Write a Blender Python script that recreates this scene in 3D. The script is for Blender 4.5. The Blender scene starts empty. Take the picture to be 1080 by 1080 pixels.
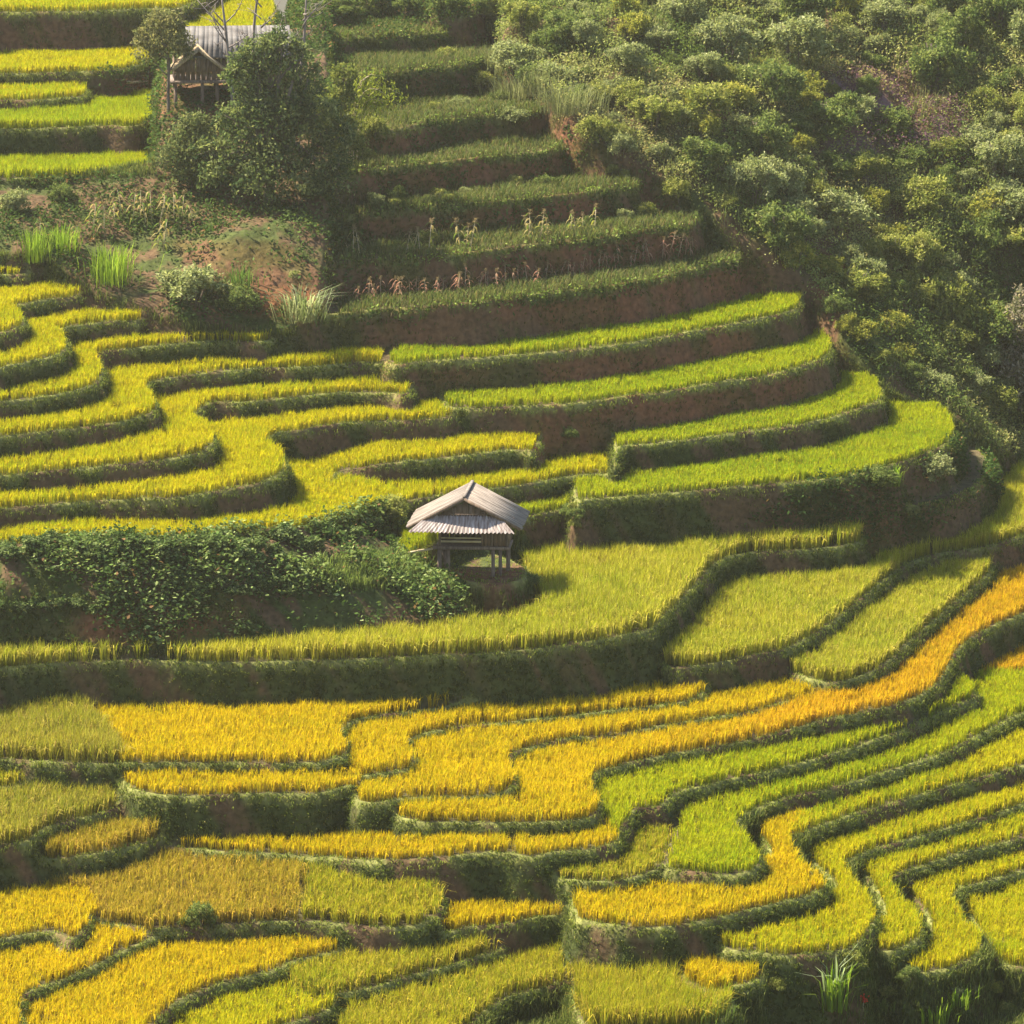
import bpy, math, random
import numpy as np
R = math.radians
rng = np.random.default_rng(11); random.seed(11)
scene = bpy.context.scene
col = scene.collection

# ------------------------------------------------------------------ camera model
W = 1080.0; FOV = R(12); D = 171.0; PITCH = R(11.5)
F = (W/2)/math.tan(FOV/2)
fw = np.array([0, math.cos(PITCH), -math.sin(PITCH)]); up = np.array([0, math.sin(PITCH), math.cos(PITCH)])
CAM = -fw*D

def unproj(px, py, z):
    px = np.asarray(px, float); py = np.asarray(py, float)
    u = (px-W/2)/F; v = (W/2-py)/F
    dx = u; dy = fw[1]+v*up[1]; dz = fw[2]+v*up[2]
    t = (z-CAM[2])/dz
    return CAM[0]+t*dx, CAM[1]+t*dy

def project(X, Y, Z):
    dx = X-CAM[0]; dy = Y-CAM[1]; dz = Z-CAM[2]
    dep = dy*fw[1]+dz*fw[2]
    return W/2+F*dx/dep, W/2-F*(dy*up[1]+dz*up[2])/dep, dep

cam_d = bpy.data.cameras.new('camera'); cam = bpy.data.objects.new('camera', cam_d); col.objects.link(cam)
cam.location = CAM; cam.rotation_euler = (math.pi/2-PITCH, 0, 0)
cam_d.sensor_width = 36; cam_d.angle = FOV; cam_d.clip_end = 3000; cam_d.clip_start = 1
scene.camera = cam

# ------------------------------------------------------------------ noise
def vnoise(x, y, seed=0):
    xi = np.floor(x).astype(np.int64); yi = np.floor(y).astype(np.int64)
    xf = x-xi; yf = y-yi
    def h(a, b):
        n = (a*374761393+b*668265263+seed*974711) & 0x7fffffff
        n = ((n ^ (n >> 13))*1274126177) & 0x7fffffff
        return ((n ^ (n >> 16)) & 0xffff)/65535.0
    sx = xf*xf*(3-2*xf); sy = yf*yf*(3-2*yf)
    a = h(xi, yi)*(1-sx)+h(xi+1, yi)*sx; b = h(xi, yi+1)*(1-sx)+h(xi+1, yi+1)*sx
    return a*(1-sy)+b*sy
def fbm(x, y, seed=0, o=3):
    s = 0; a = 0.5; t = 0
    for i in range(o):
        s = s+a*vnoise(x*2**i, y*2**i, seed+i*7); t += a; a *= 0.5
    return s/t
def sstep(a, b, x):
    t = np.clip((x-a)/(b-a), 0, 1); return t*t*(3-2*t)

# ------------------------------------------------------------------ object helpers
def tag(o, label=None, cat=None, group=None, kind=None):
    if label: o['label'] = label
    if cat: o['category'] = cat
    if group: o['group'] = group
    if kind: o['kind'] = kind
    return o
def empty(name, loc, rz=0):
    o = bpy.data.objects.new(name, None); col.objects.link(o); o.location = loc; o.rotation_euler = (0, 0, rz)
    o.empty_display_size = 0.3
    return o
def mesh_np(name, V, faces_list, mat, colr=None, smooth=False):
    """faces_list: list of (n,k) int arrays"""
    me = bpy.data.meshes.new(name)
    V = np.asarray(V, np.float32)
    me.vertices.add(len(V)); me.vertices.foreach_set('co', V.ravel())
    tot = []; loops = []
    for f in faces_list:
        if len(f) == 0: continue
        tot.append(np.full(len(f), f.shape[1], np.int32)); loops.append(f.ravel().astype(np.int32))
    tot = np.concatenate(tot); loops = np.concatenate(loops)
    me.loops.add(len(loops)); me.loops.foreach_set('vertex_index', loops)
    me.polygons.add(len(tot)); st = np.zeros(len(tot), np.int32); st[1:] = np.cumsum(tot)[:-1]
    me.polygons.foreach_set('loop_start', st); me.polygons.foreach_set('loop_total', tot)
    if smooth: me.polygons.foreach_set('use_smooth', np.ones(len(tot), bool))
    if colr is not None:
        a = me.attributes.new('Col', 'FLOAT_COLOR', 'POINT')
        c = np.ones((len(V), 4), np.float32); c[:, :3] = colr
        a.data.foreach_set('color', c.ravel())
    me.update(calc_edges=True)
    if mat: me.materials.append(mat)
    return me
def link(name, me, parent=None, loc=(0, 0, 0)):
    o = bpy.data.objects.new(name, me); col.objects.link(o); o.location = loc
    if parent: o.parent = parent
    return o
def dup(root, loc, rz=0, s=1.0):
    r = root.copy(); col.objects.link(r); r.location = loc; r.rotation_euler = (0, 0, rz); r.scale = (s, s, s)
    for ch in list(root.children):
        c = ch.copy(); col.objects.link(c); c.parent = r
        for g in ch.children:
            d = g.copy(); col.objects.link(d); d.parent = c
    return r

# ------------------------------------------------------------------ materials
def new_mat(name):
    m = bpy.data.materials.new(name); m.use_nodes = True
    nt = m.node_tree; nt.nodes.clear()
    out = nt.nodes.new('ShaderNodeOutputMaterial')
    return m, nt, out
def leaf_mat(name, trans=0.45, gloss=0.0, rough=0.45, tint=(1.0, 1.0, 0.7)):
    m, nt, out = new_mat(name); N = nt.nodes; L = nt.links
    at = N.new('ShaderNodeAttribute'); at.attribute_name = 'Col'
    d = N.new('ShaderNodeBsdfDiffuse'); t = N.new('ShaderNodeBsdfTranslucent')
    mul = N.new('ShaderNodeMixRGB'); mul.blend_type = 'MULTIPLY'; mul.inputs[0].default_value = 1
    mul.inputs[2].default_value = (*tint, 1)
    L.new(at.outputs['Color'], d.inputs['Color']); L.new(at.outputs['Color'], mul.inputs[1]); L.new(mul.outputs[0], t.inputs['Color'])
    mx = N.new('ShaderNodeMixShader'); mx.inputs[0].default_value = trans
    L.new(d.outputs[0], mx.inputs[1]); L.new(t.outputs[0], mx.inputs[2])
    last = mx
    if gloss > 0:
        g = N.new('ShaderNodeBsdfGlossy'); g.inputs['Roughness'].default_value = rough
        g.inputs['Color'].default_value = (0.9, 0.95, 0.9, 1)
        m2 = N.new('ShaderNodeMixShader'); m2.inputs[0].default_value = gloss
        L.new(mx.outputs[0], m2.inputs[1]); L.new(g.outputs[0], m2.inputs[2]); last = m2
    L.new(last.outputs[0], out.inputs['Surface'])
    return m
def solid_mat(name, c1, c2, scale=6.0, stretch=(1, 1, 1), rough=0.9, bump=0.3, detail=6):
    m, nt, out = new_mat(name); N = nt.nodes; L = nt.links
    tc = N.new('ShaderNodeTexCoord'); mp = N.new('ShaderNodeMapping'); mp.inputs['Scale'].default_value = stretch
    L.new(tc.outputs['Object'], mp.inputs[0])
    no = N.new('ShaderNodeTexNoise'); no.inputs['Scale'].default_value = scale; no.inputs['Detail'].default_value = detail
    L.new(mp.outputs[0], no.inputs['Vector'])
    cr = N.new('ShaderNodeValToRGB'); cr.color_ramp.elements[0].position = 0.32; cr.color_ramp.elements[1].position = 0.68
    cr.color_ramp.elements[0].color = (*c1, 1); cr.color_ramp.elements[1].color = (*c2, 1)
    L.new(no.outputs['Fac'], cr.inputs[0])
    b = N.new('ShaderNodeBsdfPrincipled'); b.inputs['Roughness'].default_value = rough
    L.new(cr.outputs[0], b.inputs['Base Color'])
    bp = N.new('ShaderNodeBump'); bp.inputs['Strength'].default_value = bump; bp.inputs['Distance'].default_value = 0.03
    L.new(no.outputs['Fac'], bp.inputs['Height']); L.new(bp.outputs[0], b.inputs['Normal'])
    L.new(b.outputs[0], out.inputs['Surface'])
    return m
def terrain_mat():
    m, nt, out = new_mat('hillside_soil'); N = nt.nodes; L = nt.links
    at = N.new('ShaderNodeAttribute'); at.attribute_name = 'Col'
    tc = N.new('ShaderNodeTexCoord')
    no = N.new('ShaderNodeTexNoise'); no.inputs['Scale'].default_value = 5.0; no.inputs['Detail'].default_value = 8
    L.new(tc.outputs['Object'], no.inputs['Vector'])
    mr = N.new('ShaderNodeMapRange'); mr.inputs['From Min'].default_value = 0.3; mr.inputs['From Max'].default_value = 0.7
    mr.inputs['To Min'].default_value = 0.6; mr.inputs['To Max'].default_value = 1.35
    L.new(no.outputs['Fac'], mr.inputs['Value'])
    mul = N.new('ShaderNodeVectorMath'); mul.operation = 'SCALE'
    L.new(at.outputs['Color'], mul.inputs[0]); L.new(mr.outputs[0], mul.inputs['Scale'])
    b = N.new('ShaderNodeBsdfPrincipled'); b.inputs['Roughness'].default_value = 0.95; b.inputs['Specular IOR Level'].default_value = 0.1
    L.new(mul.outputs[0], b.inputs['Base Color'])
    bp = N.new('ShaderNodeBump'); bp.inputs['Strength'].default_value = 0.7; bp.inputs['Distance'].default_value = 0.08
    L.new(no.outputs['Fac'], bp.inputs['Height']); L.new(bp.outputs[0], b.inputs['Normal'])
    L.new(b.outputs[0], out.inputs['Surface'])
    return m
M_RICE = leaf_mat('rice_leaf', 0.5, tint=(1.0, 1.0, 0.6))
M_GRASS = leaf_mat('grass_blade', 0.45)
M_LEAF = leaf_mat('broad_leaf', 0.40)
M_TREE = leaf_mat('tree_leaf', 0.45)
M_SOIL = terrain_mat()
M_BARK = solid_mat('bark', (0.07, 0.05, 0.035), (0.17, 0.13, 0.10), 8, (1, 1, 0.2))
M_PALEBARK = solid_mat('pale_bark', (0.13, 0.10, 0.085), (0.25, 0.20, 0.175), 8, (1, 1, 0.2))
M_WOOD = solid_mat('old_wood', (0.08, 0.05, 0.03), (0.20, 0.13, 0.085), 5, (4, 4, 0.6), 0.85)
M_POST = solid_mat('weathered_post', (0.09, 0.06, 0.045), (0.22, 0.16, 0.12), 7, (3, 3, 0.5), 0.85)
M_SHINGLE = solid_mat('grey_shingle', (0.085, 0.066, 0.05), (0.26, 0.215, 0.18), 2.2, (0.6, 3, 1), 0.95, 0.6)
M_OLDROOF = solid_mat('old_roof', (0.07, 0.062, 0.058), (0.15, 0.138, 0.13), 2.0, (0.6, 2, 1), 0.95, 0.5)
M_TIN = solid_mat('rusty_sheet', (0.085, 0.045, 0.03), (0.36, 0.30, 0.27), 3.0, (5.0, 1, 0.5), 0.6, 0.1)
M_BAMBOO = solid_mat('bamboo_pole', (0.34, 0.26, 0.14), (0.5, 0.4, 0.24), 4, (1, 1, 3), 0.6)
M_THATCH = solid_mat('thatch', (0.22, 0.15, 0.08), (0.48, 0.37, 0.22), 6, (4, 4, 1), 0.95)

# ------------------------------------------------------------------ the terraces, as level fields (pixel outlines on their own level)
LV = {}
def lev(name, z, pts): LV[name] = (z, pts)
lev('P0', -7.4, [(-400, 1500), (1500, 1500), (1500, 1000), (-400, 1000)])
lev('M5', -7.0, [(800, 1095), (880, 1095), (890, 1080), (880, 1058), (815, 1056)])
lev('T7', -6.2, [(1038, 1005), (1048, 1015), (1060, 1021), (1085, 1022), (1140, 1015), (1140, 915), (1050, 930), (1012, 950), (1030, 985)])
lev('T6', -5.7, [(936, 1010), (940, 1021), (952, 1029), (980, 1028), (1016, 1020), (1036, 1008), (1040, 998), (1028, 980), (1016, 966), (1008, 952), (1016, 941), (1044, 932), (1080, 921), (1140, 900), (1140, 870), (1000, 910), (950, 930), (978, 975), (975, 1000), (945, 1005)])
lev('M3', -5.6, [(606, 1075), (612, 1085), (660, 1090), (720, 1088), (770, 1075), (777, 1062), (772, 1045), (760, 1005), (700, 985), (620, 980), (608, 1010)])
lev('M4', -5.25, [(760, 1048), (775, 1043), (800, 1038), (810, 1030), (808, 1020), (790, 1000), (720, 1000), (715, 1030)])
lev('T5', -5.15, [(915, 1000), (922, 1003), (939, 1006), (964, 998), (975, 989), (976, 980), (965, 962), (948, 944), (942, 934), (950, 926), (984, 913), (1020, 901), (1080, 886), (1140, 862), (1140, 830), (1000, 875), (905, 915), (925, 950), (930, 975), (915, 990)])
lev('M2', -5.6, [(400, 1130), (440, 1115), (500, 1085), (525, 1063), (555, 1050), (585, 1043), (608, 1033), (614, 1022), (608, 1005), (590, 965), (520, 970), (480, 1005), (400, 1035), (370, 1060), (350, 1130)])
lev('T4', -4.7, [(752, 990), (757, 999), (789, 1006), (831, 1009.5), (875, 1007), (908, 999), (916, 988), (927, 972), (920, 955), (906, 936), (897, 923), (894, 915), (909, 905), (942, 894), (984, 881), (1020, 871), (1080, 851), (1140, 826), (1140, 790), (1000, 835), (870, 880), (850, 900), (880, 940), (820, 955), (755, 972)])
lev('N3', -5.3, [(230, 1130), (260, 1100), (300, 1085), (340, 1072), (357, 1062), (360, 1052), (352, 1043), (320, 1012), (250, 1022), (180, 1060), (150, 1130)])
lev('M1', -5.1, [(330, 1052), (355, 1051), (380, 1048), (402, 1043), (440, 1031), (477, 1022), (512, 1010), (536, 1003), (541, 992), (536, 980), (500, 955), (440, 955), (400, 975), (320, 1000), (300, 1025)])
lev('N2', -4.8, [(120, 1130), (150, 1100), (165, 1082), (180, 1067), (200, 1055), (225, 1044), (272, 1031), (297, 1025), (313, 1016), (340, 1010), (377, 1001), (410, 994), (425, 989), (435, 982), (430, 960), (300, 955), (200, 965), (100, 1005), (0, 1045), (-20, 1130)])
lev('T3', -4.05, [(602, 962), (605, 970), (620, 974), (650, 979), (692, 980.5), (720, 978), (762, 970), (817, 957), (853, 948), (870, 941), (875, 935), (868, 927), (850, 912), (839, 898), (838, 889), (853, 880), (887, 867), (942, 850), (998, 834), (1040, 822), (1080, 810), (1140, 785), (1140, 750), (1080, 760), (1000, 795), (860, 840), (800, 880), (810, 905), (760, 920), (650, 930), (600, 945)])
lev('B', -4.5, [(462, 985), (500, 980), (540, 977), (560, 972), (585, 969), (600, 966), (604, 960), (601, 952), (590, 930), (520, 915), (455, 930), (450, 960)])
lev('N1', -4.4, [(-60, 1130), (15, 1110), (28, 1085), (24, 1066), (27, 1056), (50, 1043), (80, 1032), (107, 1020), (140, 1003), (175, 988), (197, 980), (200, 962), (130, 962), (60, 965), (-60, 970)])
lev('C', ('y', (885, 984), (-3.5, -4.3)), [(-60, 980), (0, 975), (60, 974), (100, 978), (140, 984), (200, 984), (260, 980), (320, 978), (380, 984), (420, 985), (455, 978), (470, 962), (470, 948), (464, 930), (458, 912), (440, 895), (300, 880), (180, 878), (100, 880), (-60, 885)])
lev('T2', -3.5, [(700, 918), (720, 921), (762, 924), (790, 922.5), (803, 916), (807, 909), (800, 899), (788, 885), (780, 874), (784, 866), (803, 855), (845, 841), (887, 832), (942, 815), (998, 797), (1030, 781), (1047, 772), (1080, 755), (1140, 725), (1140, 640), (1080, 645), (1030, 680), (1000, 720), (900, 770), (760, 815), (720, 845), (712, 880)])
lev('T3o', -3.6, [(577, 918), (582, 926), (600, 931), (625, 932.5), (655, 931), (680, 926), (698, 918), (712, 890), (715, 880), (712, 845), (670, 855), (600, 890), (580, 905)])
lev('L1', -3.95, [(-60, 1000), (0, 995), (25, 989), (47, 986), (60, 988), (72, 995), (88, 988), (98, 976), (100, 955), (0, 945), (-60, 945)])
lev('hollow', -6.35, [(470, 1140), (650, 1140), (650, 1040), (570, 1030), (480, 1085)])
lev('T1', -2.95, [(640, 875), (652, 880), (660, 876), (666, 866), (672, 857), (700, 853), (715, 841), (750, 830), (803, 818), (859, 804), (914, 787), (960, 770), (1000, 752), (1022, 741), (1032, 738), (1030, 729), (1018, 718), (1000, 700), (900, 740), (760, 780), (650, 795), (630, 825), (632, 860)])
lev('A', ((330, 480), (-3.35, -3.0)), [(170, 892), (200, 897), (300, 903), (402, 910), (440, 908), (480, 905), (517, 901), (562, 905), (605, 899), (642, 895), (655, 889), (656, 880), (648, 866), (640, 848), (400, 845), (200, 845), (160, 870)])
lev('F3', -3.1, [(0, 908), (50, 908), (90, 905), (130, 898), (160, 890), (182, 878), (186, 868), (178, 856), (120, 840), (40, 855), (0, 870)])
lev('S3', ((760, 880), (-2.5, -2.3)), [(415, 862), (430, 867), (480, 868.5), (530, 869.5), (580, 869), (615, 866), (632, 861), (636, 855), (632, 843), (627, 830), (630, 821), (655, 811), (705, 799), (750, 791), (810, 779), (870, 762), (930, 750), (965, 740), (993, 722), (1005, 703), (1012, 690), (1027, 676), (1050, 663), (1080, 650), (1140, 622), (1140, 570), (1080, 575), (1000, 630), (900, 695), (780, 730), (560, 780), (500, 825), (415, 848)])
lev('F2', -2.5, [(-60, 895), (0, 893), (35, 888), (48, 878), (75, 868), (110, 860), (128, 850), (127, 842), (110, 820), (40, 815), (-60, 820)])
lev('S2', -2.15, [(372, 846), (395, 848.5), (440, 843.5), (480, 842), (520, 840), (541, 835), (548, 827), (544, 816), (539, 806), (543, 799), (562, 791), (600, 782), (655, 776), (705, 767), (750, 760), (810, 749), (842, 739), (868, 729), (878, 722), (860, 705), (780, 700), (640, 725), (450, 755), (420, 790), (385, 810)])
lev('F1', -2.1, [(-60, 838), (0, 832), (30, 828), (40, 822), (38, 812), (30, 795), (-60, 795)])
lev('S1', -1.85, [(380, 820), (400, 818), (418, 816), (436, 811), (442, 803), (437, 794), (432, 786), (440, 780), (452, 776), (480, 770), (542, 764), (592, 758), (655, 751.5), (705, 745.5), (737, 738), (748, 730), (750, 722), (735, 700), (640, 700), (550, 712), (420, 735), (362, 760), (366, 800)])
lev('G2', -1.95, [(122, 820), (128, 829), (137, 835), (155, 838.5), (190, 841), (240, 840), (290, 838), (345, 837.5), (362, 834), (380, 826), (388, 818), (380, 785), (120, 785)])
lev('R2', -1.75, [(812, 700), (820, 706), (835, 712), (872, 721), (895, 720), (910, 716), (935, 704), (965, 677), (1000, 647), (1035, 617), (1048, 604), (1053, 594), (1048, 583), (1000, 568), (945, 583), (900, 625), (860, 655), (825, 680)])
lev('G', -1.5, [(-60, 798), (0, 802), (57, 806), (112, 807), (175, 806), (240, 806), (315, 806), (355, 803), (368, 797), (368, 785), (363, 775), (368, 767), (390, 759), (427, 753.5), (465, 748.5), (500, 744), (530, 738), (549, 732), (553, 725), (540, 700), (300, 705), (-60, 710)])
lev('R1', -1.1, [(690, 698), (702, 705), (735, 704), (765, 700), (810, 691), (835, 685), (872, 665), (910, 635), (945, 607), (958, 598), (980, 589), (1047, 577), (1080, 567), (1140, 549), (1140, 495), (1085, 478), (1060, 480), (1045, 500), (1000, 520), (930, 535), (800, 550), (720, 610), (692, 665)])
lev('H', 0.0, [(-60, 712), (0, 706), (50, 702), (100, 699.5), (180, 699), (250, 700), (340, 698), (440, 694), (510, 690), (540, 689), (590, 683), (665, 671), (695, 662), (704, 652), (725, 632), (745, 609), (765, 592), (790, 585), (825, 583), (860, 580), (895, 576), (912, 571), (915, 555), (900, 540), (700, 545), (570, 555), (548, 580), (549, 606), (562, 630), (568, 642), (548, 655), (480, 668), (400, 677), (250, 686), (100, 692), (0, 697), (-60, 701)])
lev('bench', 0.5, [(870, 530), (920, 535), (970, 535), (1010, 525), (1040, 505), (1046, 490), (1035, 475), (1010, 465), (900, 490)])
lev('mound', 0.75, [(446, 606), (475, 612), (505, 617), (540, 617), (557, 610), (556, 600), (540, 590), (455, 590)])
lev('bench_low', 1.3, [(-60, 646), (0, 640), (50, 634), (130, 626), (230, 618), (330, 614), (400, 612), (428, 600), (400, 585), (250, 598), (100, 606), (-60, 616)])
lev('K0b', 1.5, [(426, 588), (445, 583), (480, 567), (540, 551), (590, 540.5), (618, 537), (660, 536), (662, 515), (600, 495), (440, 525), (424, 545)])
lev('K0', 2.0, [(608, 532), (620, 529), (640, 527), (665, 525), (740, 519), (815, 512), (872, 507.5), (922, 499), (950, 490), (985, 478), (1003, 468), (1009, 458), (1004, 443), (980, 422), (900, 415), (700, 465), (640, 480), (605, 505)])
lev('LF0', ((300, 420), (2.95, 2.3)), [(-60, 578), (0, 575), (100, 571), (200, 569), (262, 562), (340, 555), (370, 547), (405, 537), (425, 532), (450, 527), (525, 517), (575, 510), (600, 504), (625, 501.5), (650, 499.5), (656, 488), (640, 465), (560, 460), (450, 460), (300, 460), (-60, 515)])
lev('K1', 3.0, [(648, 492), (649, 482), (654, 475), (677, 471), (722, 467), (765, 460), (840, 450.5), (890, 439), (915, 430), (931, 423), (932, 413), (915, 395), (760, 395), (655, 420), (645, 460)])
lev('LFa', ((330, 400), (2.78, 3.15)), [(352, 508), (356, 501), (375, 496), (412, 490), (450, 486.5), (500, 481), (550, 476), (564, 477), (572, 466), (560, 445), (450, 430), (330, 445), (300, 465), (320, 490), (340, 505)])
lev('LF1', ((100, 280), (3.72, 4.0)), [(-60, 545), (0, 539), (112, 529), (200, 524.5), (250, 516), (282, 509), (300, 500), (304, 490), (298, 478), (284, 465), (292, 460), (312, 456.5), (375, 447), (450, 444), (478, 441), (491, 435), (492, 425), (480, 400), (300, 410), (200, 440), (-60, 480)])
lev('K2', 4.25, [(470, 430), (487, 431), (550, 430), (612, 426), (670, 419), (702, 415), (765, 404), (822, 395.5), (852, 386), (874, 377), (880, 368), (873, 356), (840, 325), (600, 350), (460, 390)])
lev('LF2', ((75, 230), (4.45, 4.7)), [(-60, 509), (0, 504), (75, 497), (150, 489), (200, 481.5), (224, 473), (230, 464), (222, 450), (209, 438), (214, 432), (262, 425.5), (325, 419), (375, 415), (407, 415.5), (432, 417), (440, 408), (420, 380), (200, 385), (150, 410), (-60, 440)])
lev('LF3', ((100, 230), (5.28, 5.42)), [(-60, 466), (0, 462), (50, 457), (112, 449.5), (150, 441), (167, 434), (166, 424), (157, 410), (160, 405), (175, 401.5), (212, 396), (270, 390), (325, 388.5), (387, 383.5), (412, 381), (418, 372), (400, 350), (150, 350), (100, 380), (-60, 405)])
lev('K3', 5.5, [(405, 383), (450, 382.5), (525, 377.5), (600, 371), (670, 362.5), (702, 357), (765, 345), (810, 335.5), (832, 331.5), (843, 326), (848, 317), (840, 302), (780, 255), (600, 285), (400, 345)])
lev('LF4', ((60, 180), (6.05, 6.2)), [(-60, 430), (0, 425), (50, 420), (87, 412), (104, 406), (111, 398), (110, 387), (105, 377), (112, 373), (125, 370.5), (175, 365), (212, 362), (250, 361), (287, 360), (300, 354), (280, 330), (120, 330), (60, 345), (-60, 370)])
lev('LF5', 6.9, [(-60, 395), (0, 390), (37, 382), (62, 376), (73, 369), (73, 361), (65, 350), (72, 347), (87, 344.5), (125, 340), (155, 336), (162, 328), (150, 310), (60, 312), (20, 330), (-60, 335)])
lev('K4', ((340, 480), (6.85, 7.1)), [(330, 332), (365, 331), (400, 327), (450, 324), (500, 321), (550, 314.5), (600, 307.5), (640, 303), (702, 292), (752, 279.5), (775, 275), (785, 266), (760, 225), (560, 240), (330, 290)])
lev('LF6', 7.6, [(-60, 360), (0, 354), (20, 347.5), (29, 341), (25, 333), (17, 325), (32, 321), (62, 316), (85, 313), (95, 304), (80, 290), (0, 290), (-60, 292)])
lev('K5', ((340, 480), (8.25, 8.45)), [(300, 285), (350, 278.5), (385, 274.5), (456, 271), (508, 266), (561, 259), (631, 252), (684, 243), (730, 236), (745, 226), (720, 190), (500, 195), (300, 240)])
lev('LF7', 8.2, [(-60, 297), (0, 291), (37, 287), (45, 278), (40, 262), (-60, 258)])
lev('K6', ((340, 480), (9.45, 9.6)), [(300, 233), (350, 229), (413, 223), (473, 218), (526, 213), (579, 208), (649, 200), (675, 195), (690, 185), (650, 155), (300, 180)])
lev('K7', 10.8, [(-60, 190), (0, 188.5), (75, 187), (148, 182), (220, 185), (300, 186), (371, 181.5), (420, 176), (473, 171), (526, 165), (575, 160), (610, 148), (560, 115), (-60, 130)])
lev('K8', 11.85, [(300, 145), (380, 141), (420, 137), (456, 128.5), (508, 123.5), (561, 119.5), (590, 110), (560, 70), (300, 90)])
lev('U2', 12.0, [(-60, 138), (0, 137), (105, 134), (158, 130), (170, 121), (150, 90), (-60, 90)])
lev('U3', 12.6, [(-60, 108), (0, 107), (70, 104), (92, 100), (95, 92), (80, 70), (-60, 70)])
lev('K9', 13.15, [(340, 86), (385, 81), (438, 74.5), (491, 69), (520, 60), (480, 30), (340, 38)])
lev('U4', 13.2, [(-60, 80), (0, 79), (70, 77), (140, 72), (160, 64), (140, 5), (-60, 5)])
lev('K10', 13.95, [(340, 42), (378, 39.5), (441, 37), (480, 30), (460, -15), (340, -10)])
lev('U5b', 14.1, [(195, 40), (240, 36), (290, 28), (292, 8), (195, 10)])
lev('K11', 14.7, [(320, 8), (400, 6), (520, 2), (540, -60), (320, -60)])
lev('U5', 14.9, [(-60, 15), (0, 14), (88, 12.5), (158, 10), (200, 7), (215, -2), (300, -60), (-60, -60)])

# natural slope control points: px, py, z   and   px, py, distance Y
NATZ = [(600, 640, -1.5), (900, 600, -3), (540, 720, -4), (0, 720, -4), (1000, 720, -5), (0, 900, -6), (540, 900, -7), (1000, 900, -8.5), (0, 1080, -8), (540, 1080, -8.6),
 (1080, 1090, -8.8), (900, 1060, -8.3), (1060, 1050, -8.2), (830, 1050, -7.8), (560, 1070, -7.2), (700, 1120, -8.6), (1250, 1000, -10), (1250, 800, -8), (-200, 1000, -8), (-200, 800, -5), (1250, 600, -3.5)]
NATY = [(50, 205, 6.7), (50, 230, 5.0), (50, 255, 3.2), (20, 262, 1.8), (100, 290, 1.6), (100, 305, .2), (150, 220, 6.2), (150, 270, 3.3), (170, 310, .5), (200, 335, -.3), (250, 250, 2.8), (300, 285, 2.0), (310, 235, 3.9),
 (250, 310, 1.0), (330, 290, 1.6), (330, 340, -.1), (280, 345, -.3), (200, 200, 7.7), (300, 220, 6.3), (200, 100, 14), (170, 120, 12), (300, 60, 20), (300, 150, 9.2), (310, 100, 13.5), (260, 20, 25), (150, 40, 21),
 (150, 85, 16), (300, -100, 42), (0, -100, 42), (-150, 0, 25), (-150, 100, 15), (-150, 250, 3), (450, 60, 21), (450, 150, 10), (530, 90, 20.5), (520, 30, 28), (600, 100, 20.5), (600, 0, 30), (600, -100, 42), (620, 140, 16.5), (560, 60, 24),
 (880, 330, 13), (870, 290, 15), (850, 240, 16.5), (830, 190, 18), (800, 150, 19.5), (770, 100, 22), (760, 50, 26), (740, 0, 31), (740, -100, 43), (930, 380, 11), (980, 420, 10), (1020, 450, 10.5), (1050, 475, 13),
 (890, 385, 9.5), (940, 425, 8), (1010, 440, 9), (1080, 470, 16), (1080, 400, 17), (1080, 300, 19.5), (1080, 200, 23), (1080, 100, 28), (1080, 0, 34), (1080, -100, 44), (1250, 430, 14), (1250, 300, 17),
 (1250, 150, 23), (1250, 0, 33), (1250, -100, 42), (980, 330, 16.5), (1030, 400, 14.5), (980, 250, 19.5), (980, 200, 22), (980, 100, 27.5), (980, 0, 34.5), (900, 200, 20.5), (900, 100, 26), (900, 0, 33),
 (900, -100, 44), (700, 100, 20), (650, 50, 24), (700, 190, 14.5), (760, 225, 14), (800, 270, 13), (850, 320, 12.5), (1060, 350, 17.5),
 (-150, 590, -21.4), (-150, 680, -23.2), (0, 588, -21.0), (0, 612, -22.0), (0, 640, -22.3), (0, 680, -22.7), (120, 585, -20.6), (120, 608, -21.6), (120, 635, -21.9), (120, 675, -22.3), (240, 580, -19.9), (240, 602, -20.8), (240, 630, -21.1), (240, 675, -21.5), (400, 560, -13.8), (340, 572, -17.4), (340, 600, -18.6), (340, 630, -19.6), (320, 660, -20.4),
 (400, 590, -16.0), (400, 620, -18), (400, 660, -19.6), (440, 600, -14.5), (440, 630, -17), (470, 625, -16.8), (470, 655, -18.5), (500, 640, -17.2)]

G_ = 0.08
X0, X1, Y0, Y1 = -27.0, 27.0, -50.0, 48.0
nx = int((X1-X0)/G_)+1; ny = int((Y1-Y0)/G_)+1
gx = X0+np.arange(nx)*G_; gy = Y0+np.arange(ny)*G_
XX, YY = np.meshgrid(gx, gy)          # [ny,nx]

P = np.array(NATZ, float); nX, nY = unproj(P[:, 0], P[:, 1], P[:, 2])
P2 = np.array(NATY, float); _u = (P2[:, 0]-W/2)/F; _v = (W/2-P2[:, 1])/F
_t = (P2[:, 2]-CAM[1])/(fw[1]+_v*up[1])
nX = np.concatenate([nX, _t*_u]); nY = np.concatenate([nY, P2[:, 2]])
P = np.concatenate([P, np.stack([P2[:, 0], P2[:, 1], CAM[2]+_t*(fw[2]+_v*up[2])], 1)])
Q = np.stack([nX, nY], 1)
dm = np.sqrt(((Q[:, None]-Q[None])**2).sum(-1))
A_ = np.zeros((len(Q)+3, len(Q)+3)); A_[:len(Q), :len(Q)] = dm-np.eye(len(Q))*0.4
A_[:len(Q), len(Q)] = 1; A_[:len(Q), len(Q)+1:] = Q; A_[len(Q), :len(Q)] = 1; A_[len(Q)+1:, :len(Q)] = Q.T
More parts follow.
